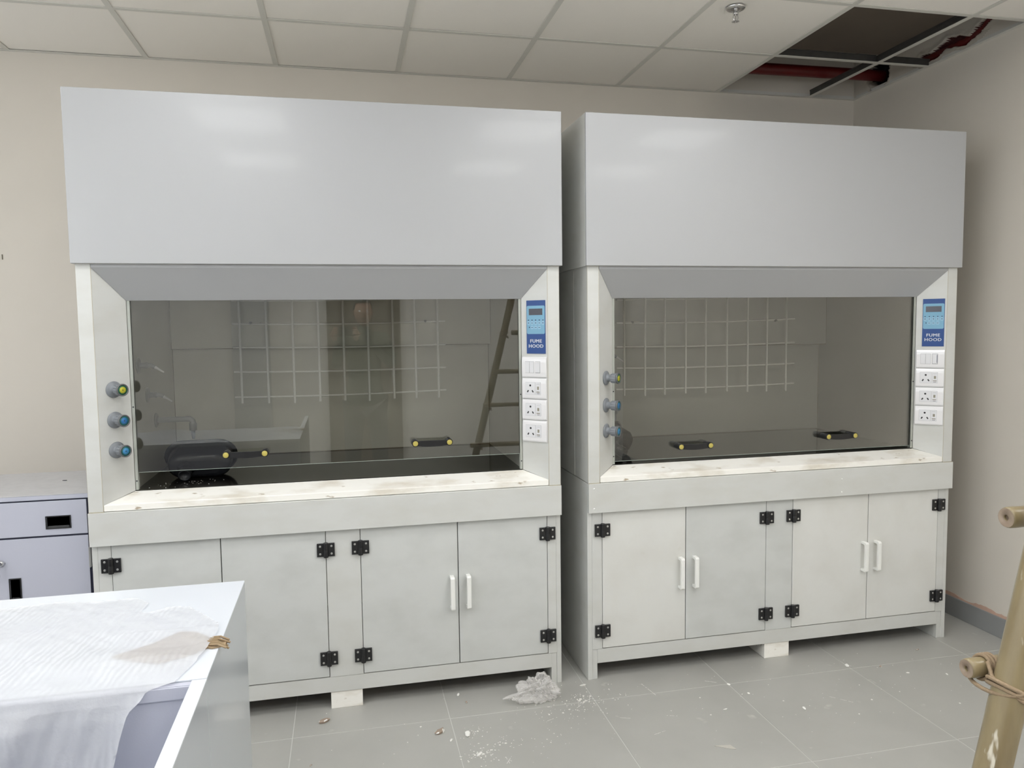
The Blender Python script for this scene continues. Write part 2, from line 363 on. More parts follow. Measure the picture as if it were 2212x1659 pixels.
for ci, (a, b) in enumerate(cols):
    for ri, (c, d) in enumerate(rows):
        if (ci, ri) in opened: continue
        cx, cy_ = (a + b) / 2, (c + d) / 2
        if any(abs(cx - lx) < .2 and abs(cy_ - ly) < .2 for lx, ly in LAMPS): continue
        mb = far if (ri > 2 or ci < 4) else MB()
        dz = random.uniform(0, .002)
        mb.box(a + .004, b - .004, c + .004, d - .004, ZC + .0018 + dz, ZC + .016 + dz)
        if mb is not far: mb.build('ceiling_tile', 'tile_c', ceil)
far.build('outer_ceiling_tiles', 'tile_c', ceil)['kind'] = 'stuff'
for k, (lx, ly) in enumerate(LAMPS):
    L = tag(empty('ceiling_light', (lx, ly, ZC)), None, 'light', 'square ceiling light panels')
    L['label'] = 'lit square ceiling panel, %s row from the hoods, %s from the right wall' % (['nearest', 'middle', 'farthest'][round((-.983 - ly) / 1.2)], {1.544: 'first', .344: 'second', -1.456: 'third', -3.256: 'fourth'}[lx])
    f = MB(); q = .285
    for a in (-1, 1):
        f.box(-q, q, a * q - .012, a * q + .012, .002, .05); f.box(a * q - .012, a * q + .012, -q, q, .002, .05)
    f.box(-q, q, -q, q, .045, .05)
    f.build('frame', 'tbar', L); MB().box(-q + .013, q - .013, -q + .013, q - .013, .008, .012).build('diffuser', 'led', L)
MB().box(-.002, .002, -.003, 0, -.012, .012).build('wall_mark', 'seamdark', bpy.data.objects['wall_back'], loc=(-2.434, YB, 1.862))
# pipes and duct above the ceiling
tag(MB().box(.2, XR - .004, -1.3, .80, 2.965, 3.30).build('duct', 'slab', bevel=.004), 'brown grey duct underside seen through the larger open ceiling bay', 'duct')
p = MB().tube([(-1.5, .985, 2.902), (XR + .05, .93, 2.902)], .031, 20).build('water_pipe', 'red'); tag(p, 'red painted pipe above the open ceiling corner, entering the round wall hole', 'pipe')
p = MB().tube([(XR + .028, .62, 2.868), (XR + .028, .30, 2.872), (XR + .028, .2, 2.89), (XR + .028, .13, 2.95)], .02, 12).build('conduit', 'red'); tag(p, 'red conduit bedded in the torn gash of the right wall above the ceiling', 'pipe')
# sprinkler
S = tag(empty('fire_sprinkler', (.768, .03, ZC)), 'chrome fire sprinkler hanging from a ceiling tile', 'sprinkler')
MB().lathe([(.040, -.0016), (.041, -.004), (.036, -.009), (.020, -.012), (.018, -.010)], 28).build('escutcheon', 'chrome', S)
MB().lathe([(.009, -.010), (.009, -.022), (.011, -.022), (.011, -.030), (.006, -.030)], 12).tube([(.009, 0, -.03), (.012, 0, -.042), (.004, 0, -.056)], .002, 6).tube([(-.009, 0, -.03), (-.012, 0, -.042), (-.004, 0, -.056)], .002, 6).lathe([(.0025, -.03), (.0025, -.056)], 8).build('frame_arms', 'chrome', S)
d = MB().lathe([(.003, -.055), (.006, -.0575)], 10)
for k in range(10): d.box(.004, .016, -.0018, .0018, -.0585, -.0572, 0, Matrix.Rotation(k * PI / 5, 4, 'Z'))
d.build('deflector', 'chrome', S)
# ------------------------------------------------------------------ fume hood
W = 1.7957; D = .95
OX, OY = .060, .0174      # outer edge of the splayed jambs
IX, IY = .148, .105       # inner edge
Z4, Z5 = 1.743, 2.348; ZI = 1.615; SZ0, SZ1, SI = .849, .873, .9035
WT = .905
r2 = math.sqrt(.5)
def u_handle(x, parent, z0=.366, z1=.503):
    h = MB(); y = .029
    pr = [(0, z0), (.030, z0), (.036, z0 + .006), (.036, z1 - .006), (.030, z1), (0, z1), (0, z1 - .012), (.020, z1 - .012), (.024, z1 - .016), (.024, z0 + .016), (.020, z0 + .012), (0, z0 + .012)]
    n = len(pr); v = [(x + sx * .0085, y - d, z) for sx in (-1, 1) for d, z in pr]
    h.add(v, [(i, (i + 1) % n, (i + 1) % n + n, i + n) for i in range(n)] + [(0, 1, 2, 3, 4, 5, 6, 7, 8, 9, 10, 11)[::-1], tuple(range(n, 2 * n))])
    return recalc(h.build('handle', 'handle', parent, .0018))
HINGE = None
def hinge(x, z, parent, s=1.0):
    global HINGE
    if HINGE is None:
        h = MB(); w_, g = .0335, .026
        for sx in (-1, 1):
            a, b = sorted((sx * .008, sx * w_)); h.box(a, b, -.008, 0, -g, g)
            for sz in (-1, 1):
                T = Matrix.Translation((sx * .0215, -.008, sz * .015)) @ Matrix.Rotation(PI / 2, 4, 'X')
                h.lathe([(.0045, -.0004), (.0045, .0006), (.003, .0009), (.0, .0009)], 10, 1, T)
        h.lathe([(.0085, -g - .003), (.0095, -g - .002), (.0095, -.002), (.0088, 0), (.0095, .002), (.0095, g + .002), (.0085, g + .003)], 14, 0, Matrix.Translation((0, -.009, 0)))
        HINGE = h.build('hinge', ['black', 'screw'], parent, .0009); HINGE.location = (x, .029, z); return HINGE
    o = HINGE.copy(); C.objects.link(o); o.parent = parent; o.location = (x, .029, z); return o
def make_hood(label, loc, rz, sash_z, handles, first):
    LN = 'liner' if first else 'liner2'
    H = empty('fume_hood', loc, rz); tag(H, label, 'fume hood', 'fume hoods along the back wall')
    B = .0015
    # --- base cabinet
    for x0, x1 in ((.0085, .0285), (W - .0285, W - .0085)):
        MB().box(x0, x1, .031, D, 0, .845).build('side_panel', 'pp', H, B)
        a, b = (x0 + .02, x0 + .043) if x0 < 1 else (x1 - .043, x1 - .02)
        MB().box(a, b, .034, .055, 0, .84).build('stile', 'pp', H, B)
        MB().box(a, b, .055, D - .05, 0, .12).build('skid', 'pp', H, B)
    MB().box(.0512, W - .0512, .032, .05, .069, .131).build('base_rail', 'pp', H, B)
    MB().box(.0525, W - .0525, .05, D - .02, .075, .093).build('bottom_panel', 'slab', H)
    MB().box(.839, .969, .0305, .05, .1315, .84).build('centre_post', 'pp' if first else 'door_pp', H, B)
    MB().box(.840, .963, .036, .06, 0, .0685).box(.840, .963, .06, .5, 0, .05).build('foot', 'grimy', H, B)
    MB().box(.0285, W - .0285, .93, D, .1, .84).build('rear_panel', 'pp', H)
    ds = [(.0745, .4515), (.4545, .837), (.971, 1.3540), (1.3570, 1.7285)]
    for k, (a, b) in enumerate(ds):
        d = MB().box(a, b, .029, .045, .1345, .80).build('door', 'door_pp' if (first or k == 1) else 'pp_warm', H, .002)
        hx = (b - .026) if k in (0, 2) else (a + .037); u_handle(hx, d)
    MB().box(.0285, .0730, .0305, .045, .131, .84).build('stile', 'pp', H, B)
    MB().box(1.7305, W - .0285, .0305, .045, .131, .84).build('stile', 'pp', H, B)
    for x in (.073, .838, .970, 1.7295):
        for z in (.646, .211): hinge(x, z, H)
    MB().box(.0085, W - .0085, .0088, .0290, .7235, .8475).build('apron', 'pp', H, B)
    if not first:
        s = MB()
        for x in (.032, 1.2):
            for z in (.742, .826 if x < 1 else .80): s.lathe([(.004, 0), (.0035, .0012), (0, .0016)], 10, 0, Matrix.Translation((x, .0088, z)) @ Matrix.Rotation(PI / 2, 4, 'X'))
        s.build('plug', 'handle', H)
    # --- worktop and sill
    MB().box(IX + .0005, W - IX - .0005, IY + .0025, .838, WT - .03, WT).build('worktop', 'top', H, .001)
    s = MB()
    s.add([(OX, OY, SZ0), (W - OX, OY, SZ0), (W - OX, OY, SZ1), (OX, OY, SZ1), (IX, IY, SI), (W - IX, IY, SI), (IX, IY, SZ0), (W - IX, IY, SZ0)],
          [(0, 1, 2, 3), (3, 2, 5, 4), (0, 3, 4, 6), (1, 7, 5, 2), (4, 5, 7, 6), (0, 6, 7, 1)])
    s.build('sill', 'grimy', H, .0022)
    # --- columns, splayed jambs, soffit
    for sx in (0, 1):
        X = (lambda x: x) if sx == 0 else (lambda x: W - x)
        a, b = sorted((X(.010), X(OX - .0008)))
        MB().box(a, b, OY, .20, .8485, Z4 + .02).build('column', 'pp', H, B)
        j = MB()
        zt_o, zt_i = Z4 - .012, ZI
        lo = [(X(OX), OY + .0002, SZ1 - .002), (X(IX), IY, SI + .0005), (X(IX - .012), IY + .022, SI), (X(OX - .0), OY + .02, SZ1 - .002)]
        hi = [(X(OX), OY + .0002, zt_o), (X(IX), IY, zt_i), (X(IX - .012), IY + .022, zt_i), (X(OX), OY + .02, zt_o)]
        if sx: lo = lo[::-1]; hi = hi[::-1]
        j.hexa(lo, hi); recalc(j.build('splayed_jamb', 'pp', H, .0008))
        a, b = sorted((X(IX + .0008), X(IX + .011)))
        g = MB().box(a, b, IY + .002, IY + .006, WT + .001, 1.72).box(a, b, IY + .016, IY + .020, WT + .001, 1.72)
        for zz in (.94, 1.22): g.lathe([(.0028, 0), (.0028, .001)], 8, 1, Matrix.Translation(((a + b) / 2, IY + .002, zz)) @ Matrix.Rotation(PI / 2, 4, 'X'))
        g.build('sash_guide', ['guide', 'hole'], H)
        a, b = sorted((X(IX - .012), X(IX)))
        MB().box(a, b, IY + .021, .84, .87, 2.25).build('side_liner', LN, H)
        a, b = sorted((X(.0085), X(.0265)))
        MB().box(a, b, .2015, D, .8485, Z4 - .001).build('side_panel', 'pp', H, .001)
        a, b = sorted((X(.0), X(.012)))
        MB().box(a, b, .0125, D, Z4, Z5).build('upper_side', 'pp', H, .0012)
    s = MB()
    s.add([(OX, OY, Z4 - .012), (W - OX, OY, Z4 - .012), (W - IX, IY, ZI), (IX, IY, ZI), (OX, OY, Z4 + .004), (W - OX, OY, Z4 + .004), (W - IX, IY, ZI + .03), (IX, IY, ZI + .03)],
          [(0, 3, 2, 1), (4, 5, 6, 7), (0, 1, 5, 4), (3, 7, 6, 2), (0, 4, 7, 3), (1, 2, 6, 5)])
    recalc(s.build('sloped_soffit', 'fascia', H, .0006))
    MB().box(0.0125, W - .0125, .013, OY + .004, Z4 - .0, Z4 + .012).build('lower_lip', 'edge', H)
    MB().box(0, W, 0, .012, Z4, Z5).build('fascia', 'fascia', H, .0022)
    MB().box(.012, W - .012, .0125, D, Z5 - .016, Z5 - .004).build('top_panel', 'handle', H)
    for sx in (0, 1):
        a, b = sorted((W * sx + (1 - 2 * sx) * (OX - .0022), W * sx + (1 - 2 * sx) * (OX - .0002)))
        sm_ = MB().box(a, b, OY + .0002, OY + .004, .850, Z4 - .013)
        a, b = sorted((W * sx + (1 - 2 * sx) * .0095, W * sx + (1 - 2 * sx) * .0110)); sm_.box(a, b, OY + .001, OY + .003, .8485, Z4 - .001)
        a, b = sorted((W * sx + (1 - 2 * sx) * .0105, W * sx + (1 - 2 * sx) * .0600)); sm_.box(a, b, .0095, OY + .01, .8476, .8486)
        sm_.build('joint_strip', 'edge', H)  # brownish grime along the column joints
    # --- interior
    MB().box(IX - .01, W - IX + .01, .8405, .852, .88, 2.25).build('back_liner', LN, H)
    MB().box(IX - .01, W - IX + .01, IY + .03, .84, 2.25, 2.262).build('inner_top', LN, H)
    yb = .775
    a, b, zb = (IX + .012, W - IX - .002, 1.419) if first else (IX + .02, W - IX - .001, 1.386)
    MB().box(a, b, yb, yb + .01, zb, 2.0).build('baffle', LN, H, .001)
    MB().box(a, b, yb - .0006, yb + .004, zb - .004, zb - .0004).box(a - .0025, a - .0004, yb - .0006, yb + .004, zb - .004, 2.0).box(b + .0004, b + .0018, yb - .0006, yb + .004, zb - .004, 2.0).build('joint_strip', 'seamdark', H)  # thin dark strips added along the baffle edges for contrast
    MB().box(IX + .0004, IX + .0028, .8374, .8402, WT + .0005, 2.2).box(W - IX - .0028, W - IX - .0004, .8374, .8402, WT + .0005, 2.2).box(IX + .003, W - IX - .003, .8382, .8402, WT + .0004, WT + .003).build('joint_strip', 'seamdark', H)  # thin dark strips in the back corners and along the worktop
    # --- rod lattice
    yl = .742
    if first: vx = [x + W for x in (-1.333, -1.216, -1.097, -.98, -.866, -.751, -.634, -.528, -.418)]; hz = [(1.637, 1.648), (1.530, 1.532), (1.422, 1.419), (1.308, 1.307), (1.190, 1.195)]; vz = 1.156; xx = (W - 1.366, W - .379)
    else: vx = [x + W for x in (-1.345, -1.231, -1.12, -1.003, -.891, -.768, -.647, -.531, -.415)]; hz = [(1.632, 1.652), (1.512, 1.524), (1.390, 1.396), (1.280, 1.282), (1.170, 1.173)]; vz = 1.136; xx = (W - 1.385, W - .36)
    for k, x in enumerate(vx):
        MB().tube([(x + random.uniform(-.002, .002), yl, vz + random.uniform(-.004, .006)), (x, yl, 1.95)], .0055, 8).build('lattice_rod', 'rod', H)
    for za, zb_ in hz + [(1.76, 1.77)]:
        pts = [(xx[0] + (xx[1] - xx[0]) * t, yl + .009, za + (zb_ - za) * t - .006 * math.sin(PI * t)) for t in [i / 6 for i in range(7)]]
        MB().tube(pts, .0042, 8).build('lattice_rod', 'rod', H)
    hk = ((vx[0] + vx[1]) / 2 - .01, (vx[7] + vx[8]) / 2 - .003)
    for x in hk:
        zc = hz[1][0] + .004
        MB().box(x - .042, x + .042, yl + .012, yl + .030, zc - .003, zc + .003).lathe([(.006, -.008), (.006, .008)], 8, 1, Matrix.Translation((x, yl + .008, zc)) @ Matrix.Rotation(PI / 2, 4, 'X')).build('lattice_bracket', ['liner', 'greyp2'], H)
    # --- sash
    sash = MB().box(IX + .0015, W - IX - .0015, IY + .0075, IY + .0125, sash_z, 1.70).build('sash', 'glass', H)
    MB().box(IX + .0015, W - IX - .0015, IY + .0078, IY + .0122, sash_z - .0016, sash_z - .0001).build('polished_edge', 'glassedge', sash)
    gy = IY + .0075
    for x0, x1, z in handles:
        hb = MB(); n = 12; x0 += .002; x1 -= .002
        # bowed bar between two round posts
        prof = []
        for k in range(n + 1):
            t = k / n; prof.append((x0 + (x1 - x0) * t, .0105 + .002 * math.sin(PI * t), -.003 * math.sin(PI * t)))
        vs = []; fs = []
        for x, h, dz in prof: vs += [(x, gy - .045, z + h + dz - .001), (x, gy - .033, z + h + dz - .001), (x, gy - .033, z - h + dz), (x, gy - .045, z - h + dz)]
        for k in range(n):
            for q in range(4): fs.append((k * 4 + q, k * 4 + (q + 1) % 4, k * 4 + 4 + (q + 1) % 4, k * 4 + 4 + q))
        fs += [(0, 3, 2, 1), (n * 4, n * 4 + 1, n * 4 + 2, n * 4 + 3)]
        hb.add(vs, fs)
        for x in (x0, x1): hb.lathe([(.0140, 0), (.0140, .046), (.012, .049)], 20, 0, Matrix.Translation((x, gy, z)) @ Matrix.Rotation(PI / 2, 4, 'X'))
        bar = recalc(hb.build('sash_handle', 'black', H))
        for x in (x0, x1): MB().lathe([(.0105, 0), (.0105, .0006), (.009, .0014), (0, .0016)], 20, 0, Matrix.Translation((x, gy - .049, z)) @ Matrix.Rotation(PI / 2, 4, 'X')).build('end_cap', 'yellow', bar)
    # --- valve knobs on the left jamb
    nrm = Vector((r2, -r2, 0)); tan = Vector((r2, r2, 0)); up = Vector((0, 0, 1))
    for z, ring, disc in ((1.291 if first else 1.282, 'green', 'yel2'), (1.179 if first else 1.168, 'teal', 'blue'), (1.068 if first else 1.060, 'teal', 'blue2')):
        T = frame(Vector((.1025, .0599, z)), tan, up, nrm)
        kb = MB().lathe([(.0295, .0005), (.0305, .002), (.0300, .004), (.026, .0065), (.019, .008), (.0150, .010), (.0145, .022), (.016, .024), (.0175, .027), (.0195, .052)], 32, 0, T)
        for k in range(12):
            R = T @ Matrix.Rotation(k * PI / 6, 4, 'Z'); kb.box(.0165, .0203, -.0022, .0022, .028, .054, 0, R)
        kb.lathe([(.0195, .052), (.0225, .053), (.0228, .059), (.0215, .061), (.0185, .061), (.0185, .058), (0, .058)], 32, 1, T, caps=False)
        kn = kb.build('valve_knob', ['greyp', 'greyp2'], H)
        MB().lathe([(.0175, .0583), (.0172, .0592), (0, .0592)], 28, 0, T).build('colour_ring', ring, kn)
        MB().lathe([(.0118, .0593), (.0115, .0602), (.002, .0602)], 28, 0, T).lathe([(.0022, .0603), (0, .0606)], 10, 1, T).build('colour_disc', [disc, 'hole'], kn)
    # --- outlets inside on the left liner
    for y, z, tap in ((.223, 1.370, 0), (.343, 1.245, 0), (.466, 1.129, 1)):
        T = frame(Vector((IX, y, z)), Vector((0, 1, 0)), up, Vector((1, 0, 0)))
        o = MB().lathe([(.030, .0004), (.031, .003), (.028, .006), (.018, .008), (.012, .009)], 28, 1, T)
        if not tap:
            o.lathe([(.011, .009), (.0115, .030), (.0125, .031), (.0125, .036), (.009, .037)], 18, 0, T)
            o.tube([(IX + .035, y, z), (IX + .044, y, z), (IX + .052, y, z - .002), (IX + .062, y, z - .008)], [.0085, .0085, .008, .0068], 12)
            o.tube([(IX + .060, y, z - .007), (IX + .070, y, z - .0125), (IX + .070, y, z - .0125), (IX + .094, y, z - .029)], [.0065, .0055, .0048, .0030], 12, 2)
            o.build('gas_nozzle', ['greyp', 'greyp2', 'socket2'], H)
        else:
            o.lathe([(.0115, .009), (.0115, .125)], 18, 0, T)
            o.tube([(IX + .120, y, z), (IX + .135, y, z), (IX + .145, y, z - .010), (IX + .146, y, z - .022)], .0125, 16)
            o.lathe([(.0155, 0), (.0155, -.030), (.011, -.032), (.0085, -.032), (.0075, -.045), (.0085, -.046), (.0068, -.055), (.0075, -.056), (.005, -.068)], 16, 0, Matrix.Translation((IX + .146, y, z - .018)))
            o.build('water_tap', ['greyp', 'greyp2'], H)
    # --- control panel and sockets on the right jamb ; frame: X along jamb to the right on screen, Y up, Z outwards
    T = frame(Vector((W - IX, IY, 0)), Vector((r2, -r2, 0)), up, Vector((-r2, -r2, 0)))   # u 0..0.124
    pa, pb, z0, z1 = .0265, .1155, (1.390 if first else 1.385), (1.607 if first else 1.604)
    TT = T
    pnl = MB().box(pa, pb, z0, z1, .0002, .0022, 0, TT).build('control_panel', 'navy', H, .0006)
    def rr(a, b, c, d, r, n=4):
        out = []
        for (cx, cy_), s0 in (((b - r, c + r), -PI / 2), ((b - r, d - r), 0), ((a + r, d - r), PI / 2), ((a + r, c + r), PI)):
            for k in range(n + 1): t = s0 + PI / 2 * k / n; out.append((cx + r * math.cos(t), cy_ + r * math.sin(t)))
        return out
    hgt = z1 - z0; zz = lambda f: z1 - hgt * f       # f measured from the top
    MB().prism(rr(pa + .002, pb - .002, zz(.63), zz(.10), .006), .0006, 0, TT @ Matrix.Translation((0, 0, .0022))).build('keypad', 'pale', pnl)
    MB().box(pa + .0125, pb - .013, zz(.275), zz(.155), .0028, .0034, 0, TT).build('display', 'lcd', pnl)
    ic = MB(); ww = pb - pa
    for k in range(5):
        cx = pa + ww * (.115 + .192 * k)
        ic.prism(rr(cx - .0072, cx + .0072, zz(.46), zz(.385), .004, 3), .0003, 1, TT @ Matrix.Translation((0, 0, .0028)))
        ic.lathe([(.0026, .0028), (.0026, .0033)], 10, 0, TT @ Matrix.Translation((cx, zz(.37), 0)))
        ic.lathe([(.0075, .0028), (.0075, .0030)], 14, 0, TT @ Matrix.Translation((cx, zz(.425), 0)) @ Matrix.Scale(1.0, 4), caps=False)
        ic.prism([(cx - .0028, zz(.430)), (cx + .0028, zz(.430)), (cx, zz(.41))] if k % 2 else [(cx - .0025, zz(.43)), (cx + .0025, zz(.43)), (cx + .0025, zz(.415)), (cx - .0025, zz(.415))], .0002, 0, TT @ Matrix.Translation((0, 0, .0031)))
        if k < 4:
            if k == 0: ic.lathe([(.0026, .0028), (.0026, .0033)], 10, 0, TT @ Matrix.Translation((pa + ww * .165, zz(.505), 0)))
            else:
                cx = pa + ww * (.115 + .192 * k); ic.prism(rr(cx - .0072, cx + .0072, zz(.54), zz(.475), .003, 3), .0003, 1, TT @ Matrix.Translation((0, 0, .0028)))
                ic.box(cx - .004, cx + .004, zz(.512), zz(.504), .0031, .0033, 0, TT)
    ic.build('key_print', ['ink', 'ltprint'], pnl)
    for t, f in (('FUME', .765), ('HOOD', .860)):
        text_mb(t, .0190, TT @ Matrix.Translation(((pa + pb) / 2, zz(f), .0024)) @ Matrix.Diagonal((1.12, 1, 1, 1)), pnl, 'lettering', 'white', .028)
    base = 1.378 if first else 1.371
    cuts = [0, .0865, .1745, .2615, .3525]
    for k in range(4):
        a, b = base - cuts[k + 1] + .0007, base - cuts[k] - .0007; pa2, pb2 = .0055, .1205
        pl = MB(); n = 8
        prof = [(a, .0003), (a, .0065), (a + .006, .0095), (a + .02, .0100), (b - .022, .0100), (b - .010, .0090), (b - .002, .0060), (b, .0003)]
        vs = []
        for x in (pa2, pb2):
            for y, d in prof: vs.append((x, y, d))
        m_ = len(prof)
        pl.add(vs, [(i, i + 1, i + 1 + m_, i + m_) for i in range(m_ - 1)] + [list(range(m_))[::-1], list(range(m_, 2 * m_))] + [(0, m_, 2 * m_ - 1, m_ - 1)], 0, False, TT)
        nm = 'switch_plate' if k == 0 else 'socket_plate'
        pl = recalc(pl.build(nm, 'socket', H, .0012)); c = (a + b) / 2
        fr = MB()
        if k == 0:
            for x0, x1 in ((.023, .0435), (.0440, .0645)): fr.box(x0, x1, c - .024, c + .024, .0098, .0104, 1, TT).box(x0 + .0006, x1 - .0006, c - .0232, c + .0232, .0100, .0112, 0, TT)
            fr.build('blank_module', ['socket2', 'line'], pl)
            MB().box(.071, .094, c - .024, c + .024, .0098, .0104, 1, TT).box(.0725, .0925, c - .0215, c + .0225, .0100, .0125, 0, TT).build('rocker_switch', ['socket2', 'line'], pl)
            if not first: MB().box(.0895, .0915, c - .018, c + .018, .0126, .0130, 0, TT).build('indicator', 'ink', pl)
            else: MB().box(.072, .093, c + .018, c + .022, .0125, .0150, 0, TT).build('switch_lip', 'socket', pl)
        else:
            fr.box(.0225, .070, c - .0255, c + .0255, .0098, .0103, 1, TT).box(.0231, .0694, c - .0249, c + .0249, .0099, .0110, 0, TT).build('socket_face', ['socket2', 'line'], pl)
            ho = MB()
            ho.lathe([(.0044, .0110), (.0044, .0113)], 14, 0, TT @ Matrix.Translation((.0465, c + .012, 0)))
            for sx in (-1, 1):
                T2 = TT @ Matrix.Translation((.0465 + sx * .0115, c - .012, 0)) @ Matrix.Rotation(sx * .6, 4, 'Z')
                ho.box(-.0027, .0027, -.0048, .0048, .0110, .0113, 0, T2)
            ho.build('pin_holes', 'hole', pl)
            MB().box(.0725, .0955, c - .0255, c + .0255, .0098, .0104, 1, TT).box(.0731, .0949, c - .0249, c + .0249, .0099, .0110, 0, TT).box(.0755, .0925, c - .0160, c + .0125, .0108, .0122, 0, TT).box(.0800, .0885, c - .0050, c + .0080, .0122, .0126, 2, TT).box(.0765, .0915, c - .0160, c - .0125, .0122, .0126, 2, TT).box(.0765, .0915, c + .0175, c + .0185, .0110, .0112, 1, TT).box(.0775, .0905, c - .0215, c - .0200, .0110, .0112, 3, TT).build('switch_module', ['socket2', 'line', 'neon', 'hole'], pl)
    return H
h1 = make_hood('left white fume hood, the one beside the low grey cabinet, its glass sash slightly raised', (-W, 0, 0), 0, .972,
               [(W - 1.318, W - 1.173, 1.029), (W - .600, W - .459, 1.0395)], True)
DX, DY, TH = 1.8925 - W, -.0108, .0047
h2 = make_hood('right white fume hood, nearest the right wall, with its sash nearly closed', (DX, DY, 0), TH, .918,
               [(W - 1.35, W - 1.207, .9735), (W - .629, W - .488, .985)], False)
# ------------------------------------------------------------------ black cup sinks lying in the hoods
def stadium(L, R, n=12):
    out = []
    for s, a0 in ((1, -PI / 2), (-1, PI / 2)):
        for k in range(n + 1): a = a0 + PI * k / n; out.append((s * (L / 2 - R) + R * math.cos(a), R * math.sin(a)))
    return out
def loft(mb, rings, mi=0, T=None, cap0=True, cap1=True):
    n = len(rings[0][0]); v = []
    for ring, z in rings: v += [(x, y, z) for x, y in ring]
    f = [(j * n + k, j * n + (k + 1) % n, (j + 1) * n + (k + 1) % n, (j + 1) * n + k) for j in range(len(rings) - 1) for k in range(n)]
    mb.add(v, f, mi, True, T)
    if cap0: mb.add(v[:n], [list(range(n))[::-1]], mi, False, T)
    if cap1: mb.add(v[-n:], [list(range(n))], mi, False, T)
def cup_sink(label, loc, rot):
    S = tag(empty('cup_sink', loc), label, 'sink', 'black cup sinks lying on the hood worktops'); S.rotation_euler = rot
    b = MB(); st = stadium
    # rim at z=0, bowl bottom at z=.10, drain further along +z
    loft(b, [(st(.255, .062), .006), (st(.250, .059), .020), (st(.242, .056), .080), (st(.215, .046), .098), (st(.16, .03), .102)], 0, None, True, True)
    b.build('bowl', 'sink', S)
    r = MB(); loft(r, [(st(.285, .074), 0), (st(.285, .074), .005), (st(.262, .064), .0065)], 0); r.build('rim', 'sink', S)
    q = MB().lathe([(.034, .098), (.030, .108), (.0235, .112), (.0225, .125)], 24, 0, Matrix.Translation((-.048, 0, 0)))
    for k in range(7): z = .125 + k * .005; q.lathe([(.0225, z), (.0245, z + .0015), (.0245, z + .003), (.0225, z + .005)], 24, 0, Matrix.Translation((-.048, 0, 0)), caps=False)
    q.lathe([(.0225, .160), (.0245, .162), (.019, .162), (.018, .150), (.0, .148)], 24, 0, Matrix.Translation((-.048, 0, 0)), caps=False)
    q.build('drain_spout', 'sink', S); return S
# local +z (drain) must point to the viewer and a little down; local x stays along the hood
cup_sink('black oval cup sink lying in the left hood, drain spout to the front', (-1.456, .375, .984), (PI / 2 + .34, 0, .05))
cup_sink('black oval cup sink lying behind the blue knobs in the right hood', (.298, .375, .984), (PI / 2 + .34, 0, .62))
cr = MB()
for k in range(34):
    x, y = random.gauss(-1.50, .07), random.gauss(.19, .035)
    if x < -1.64 or y < .12 or y > .27: continue
    s = random.uniform(.0008, .0024); cr.prism([(s * math.cos(a) * random.uniform(.6, 1), s * math.sin(a)) for a in (0, 1.3, 2.5, 3.9, 5)], .001, 0, Matrix.Translation((x, y, WT + .0002)))
tag(cr.build('plaster_crumbs', 'chip'), 'white plaster crumbs scattered before the cup sink in the left hood', 'debris', kind='stuff')
# ------------------------------------------------------------------ low grey cabinet at the left
cab = tag(empty('low_cabinet', (-2.30, .12, 0)), 'low bluish grey steel cabinet against the left hood, with drawer and locked door', 'cabinet')
cx0, cx1 = -2.78 + 2.30, -1.812 + 2.30; zt = .901
box('body', 'powder', cx0, cx1 - .002, .016, .50, .06, zt - .003, cab, .001)
box('worktop', 'granite', cx0, cx1, .0, .505, zt, zt + .0025, cab, .001)
box('top_rail', 'powder', cx0, cx1, .0, .0155, .885, zt - .0005, cab, .001)
box('seal', 'gap', cx0, cx1 - .001, .005, .0158, .07, .8845, cab)
def cup_handle(cx, cz, w_, h_, par, vert=False):
    h = MB(); y = -.002; t = .004
    for a, b, c, d in ((-w_, w_, h_ - t, h_), (-w_, w_, -h_, -h_ + t), (-w_, -w_ + t, -h_ + t, h_ - t), (w_ - t, w_, -h_ + t, h_ - t)):
        h.box(cx + a, cx + b, y - .001, y + .003, cz + c, cz + d)
    h.box(cx - w_ + t, cx + w_ - t, y + .002, y + .003, cz - h_ + t, cz + h_ - t)
    h.hexa([(cx - w_ + t, y + .0022, cz - h_ + t), (cx + w_ - t, y + .0022, cz - h_ + t), (cx + w_ - t, y + .0022, cz - h_ + t + .001), (cx - w_ + t, y + .0022, cz - h_ + t + .001)],
           [(cx - w_ + 2 * t, y - .0005, cz - h_ + t), (cx + w_ - 2 * t, y - .0005, cz - h_ + t), (cx + w_ - 2 * t, y + .001, cz - h_ + t + .008), (cx - w_ + 2 * t, y + .001, cz - h_ + t + .008)])
    return h.build('recessed_handle', 'black', par, .0008)
dr = box('drawer', 'powder', cx0 + .006, cx1 - .012, .0, .0045, .7505, .8795, cab, .0012); cup_handle(-1.921 + 2.30, .799, .043, .0245, dr)
dr = box('door', 'powder', -2.30 + 2.30 - .22 + .0, cx1 - .012, .0, .0045, .09, .7435, cab, .0012); cup_handle(-2.077 + 2.30, .556, .0205, .042, dr)
lk = MB().lathe([(.012, .001), (.0125, .004), (.010, .009), (.007, .012)], 20, 0, Matrix.Translation((-2.119 + 2.30, 0, .658)) @ Matrix.Rotation(PI / 2, 4, 'X')).box(-2.1205 + 2.30, -2.1175 + 2.30, -.026, -.010, .652, .664).build('lock', 'chrome', dr)
box('door', 'powder', cx0 + .006, -.226, .0, .0045, .09, .7435, cab, .0012)
hg = MB().box(cx1 - .0125, cx1 - .004, -.0022, 0.0045, .622, .695)
hg.lathe([(.0035, .62), (.0035, .697)], 10, 0, Matrix.Translation((cx1 - .0085, -.002, 0))); hg.build('butt_hinge', 'screw', cab)
ks = tag(empty('key_bunch', (-2.121, .094, .652)), 'small keys hanging from the lock of the low grey cabinet', 'keys')
rg = [(.007 * math.cos(a), 0, -.008 + .009 * math.sin(a)) for a in [2 * PI * k / 14 for k in range(15)]]
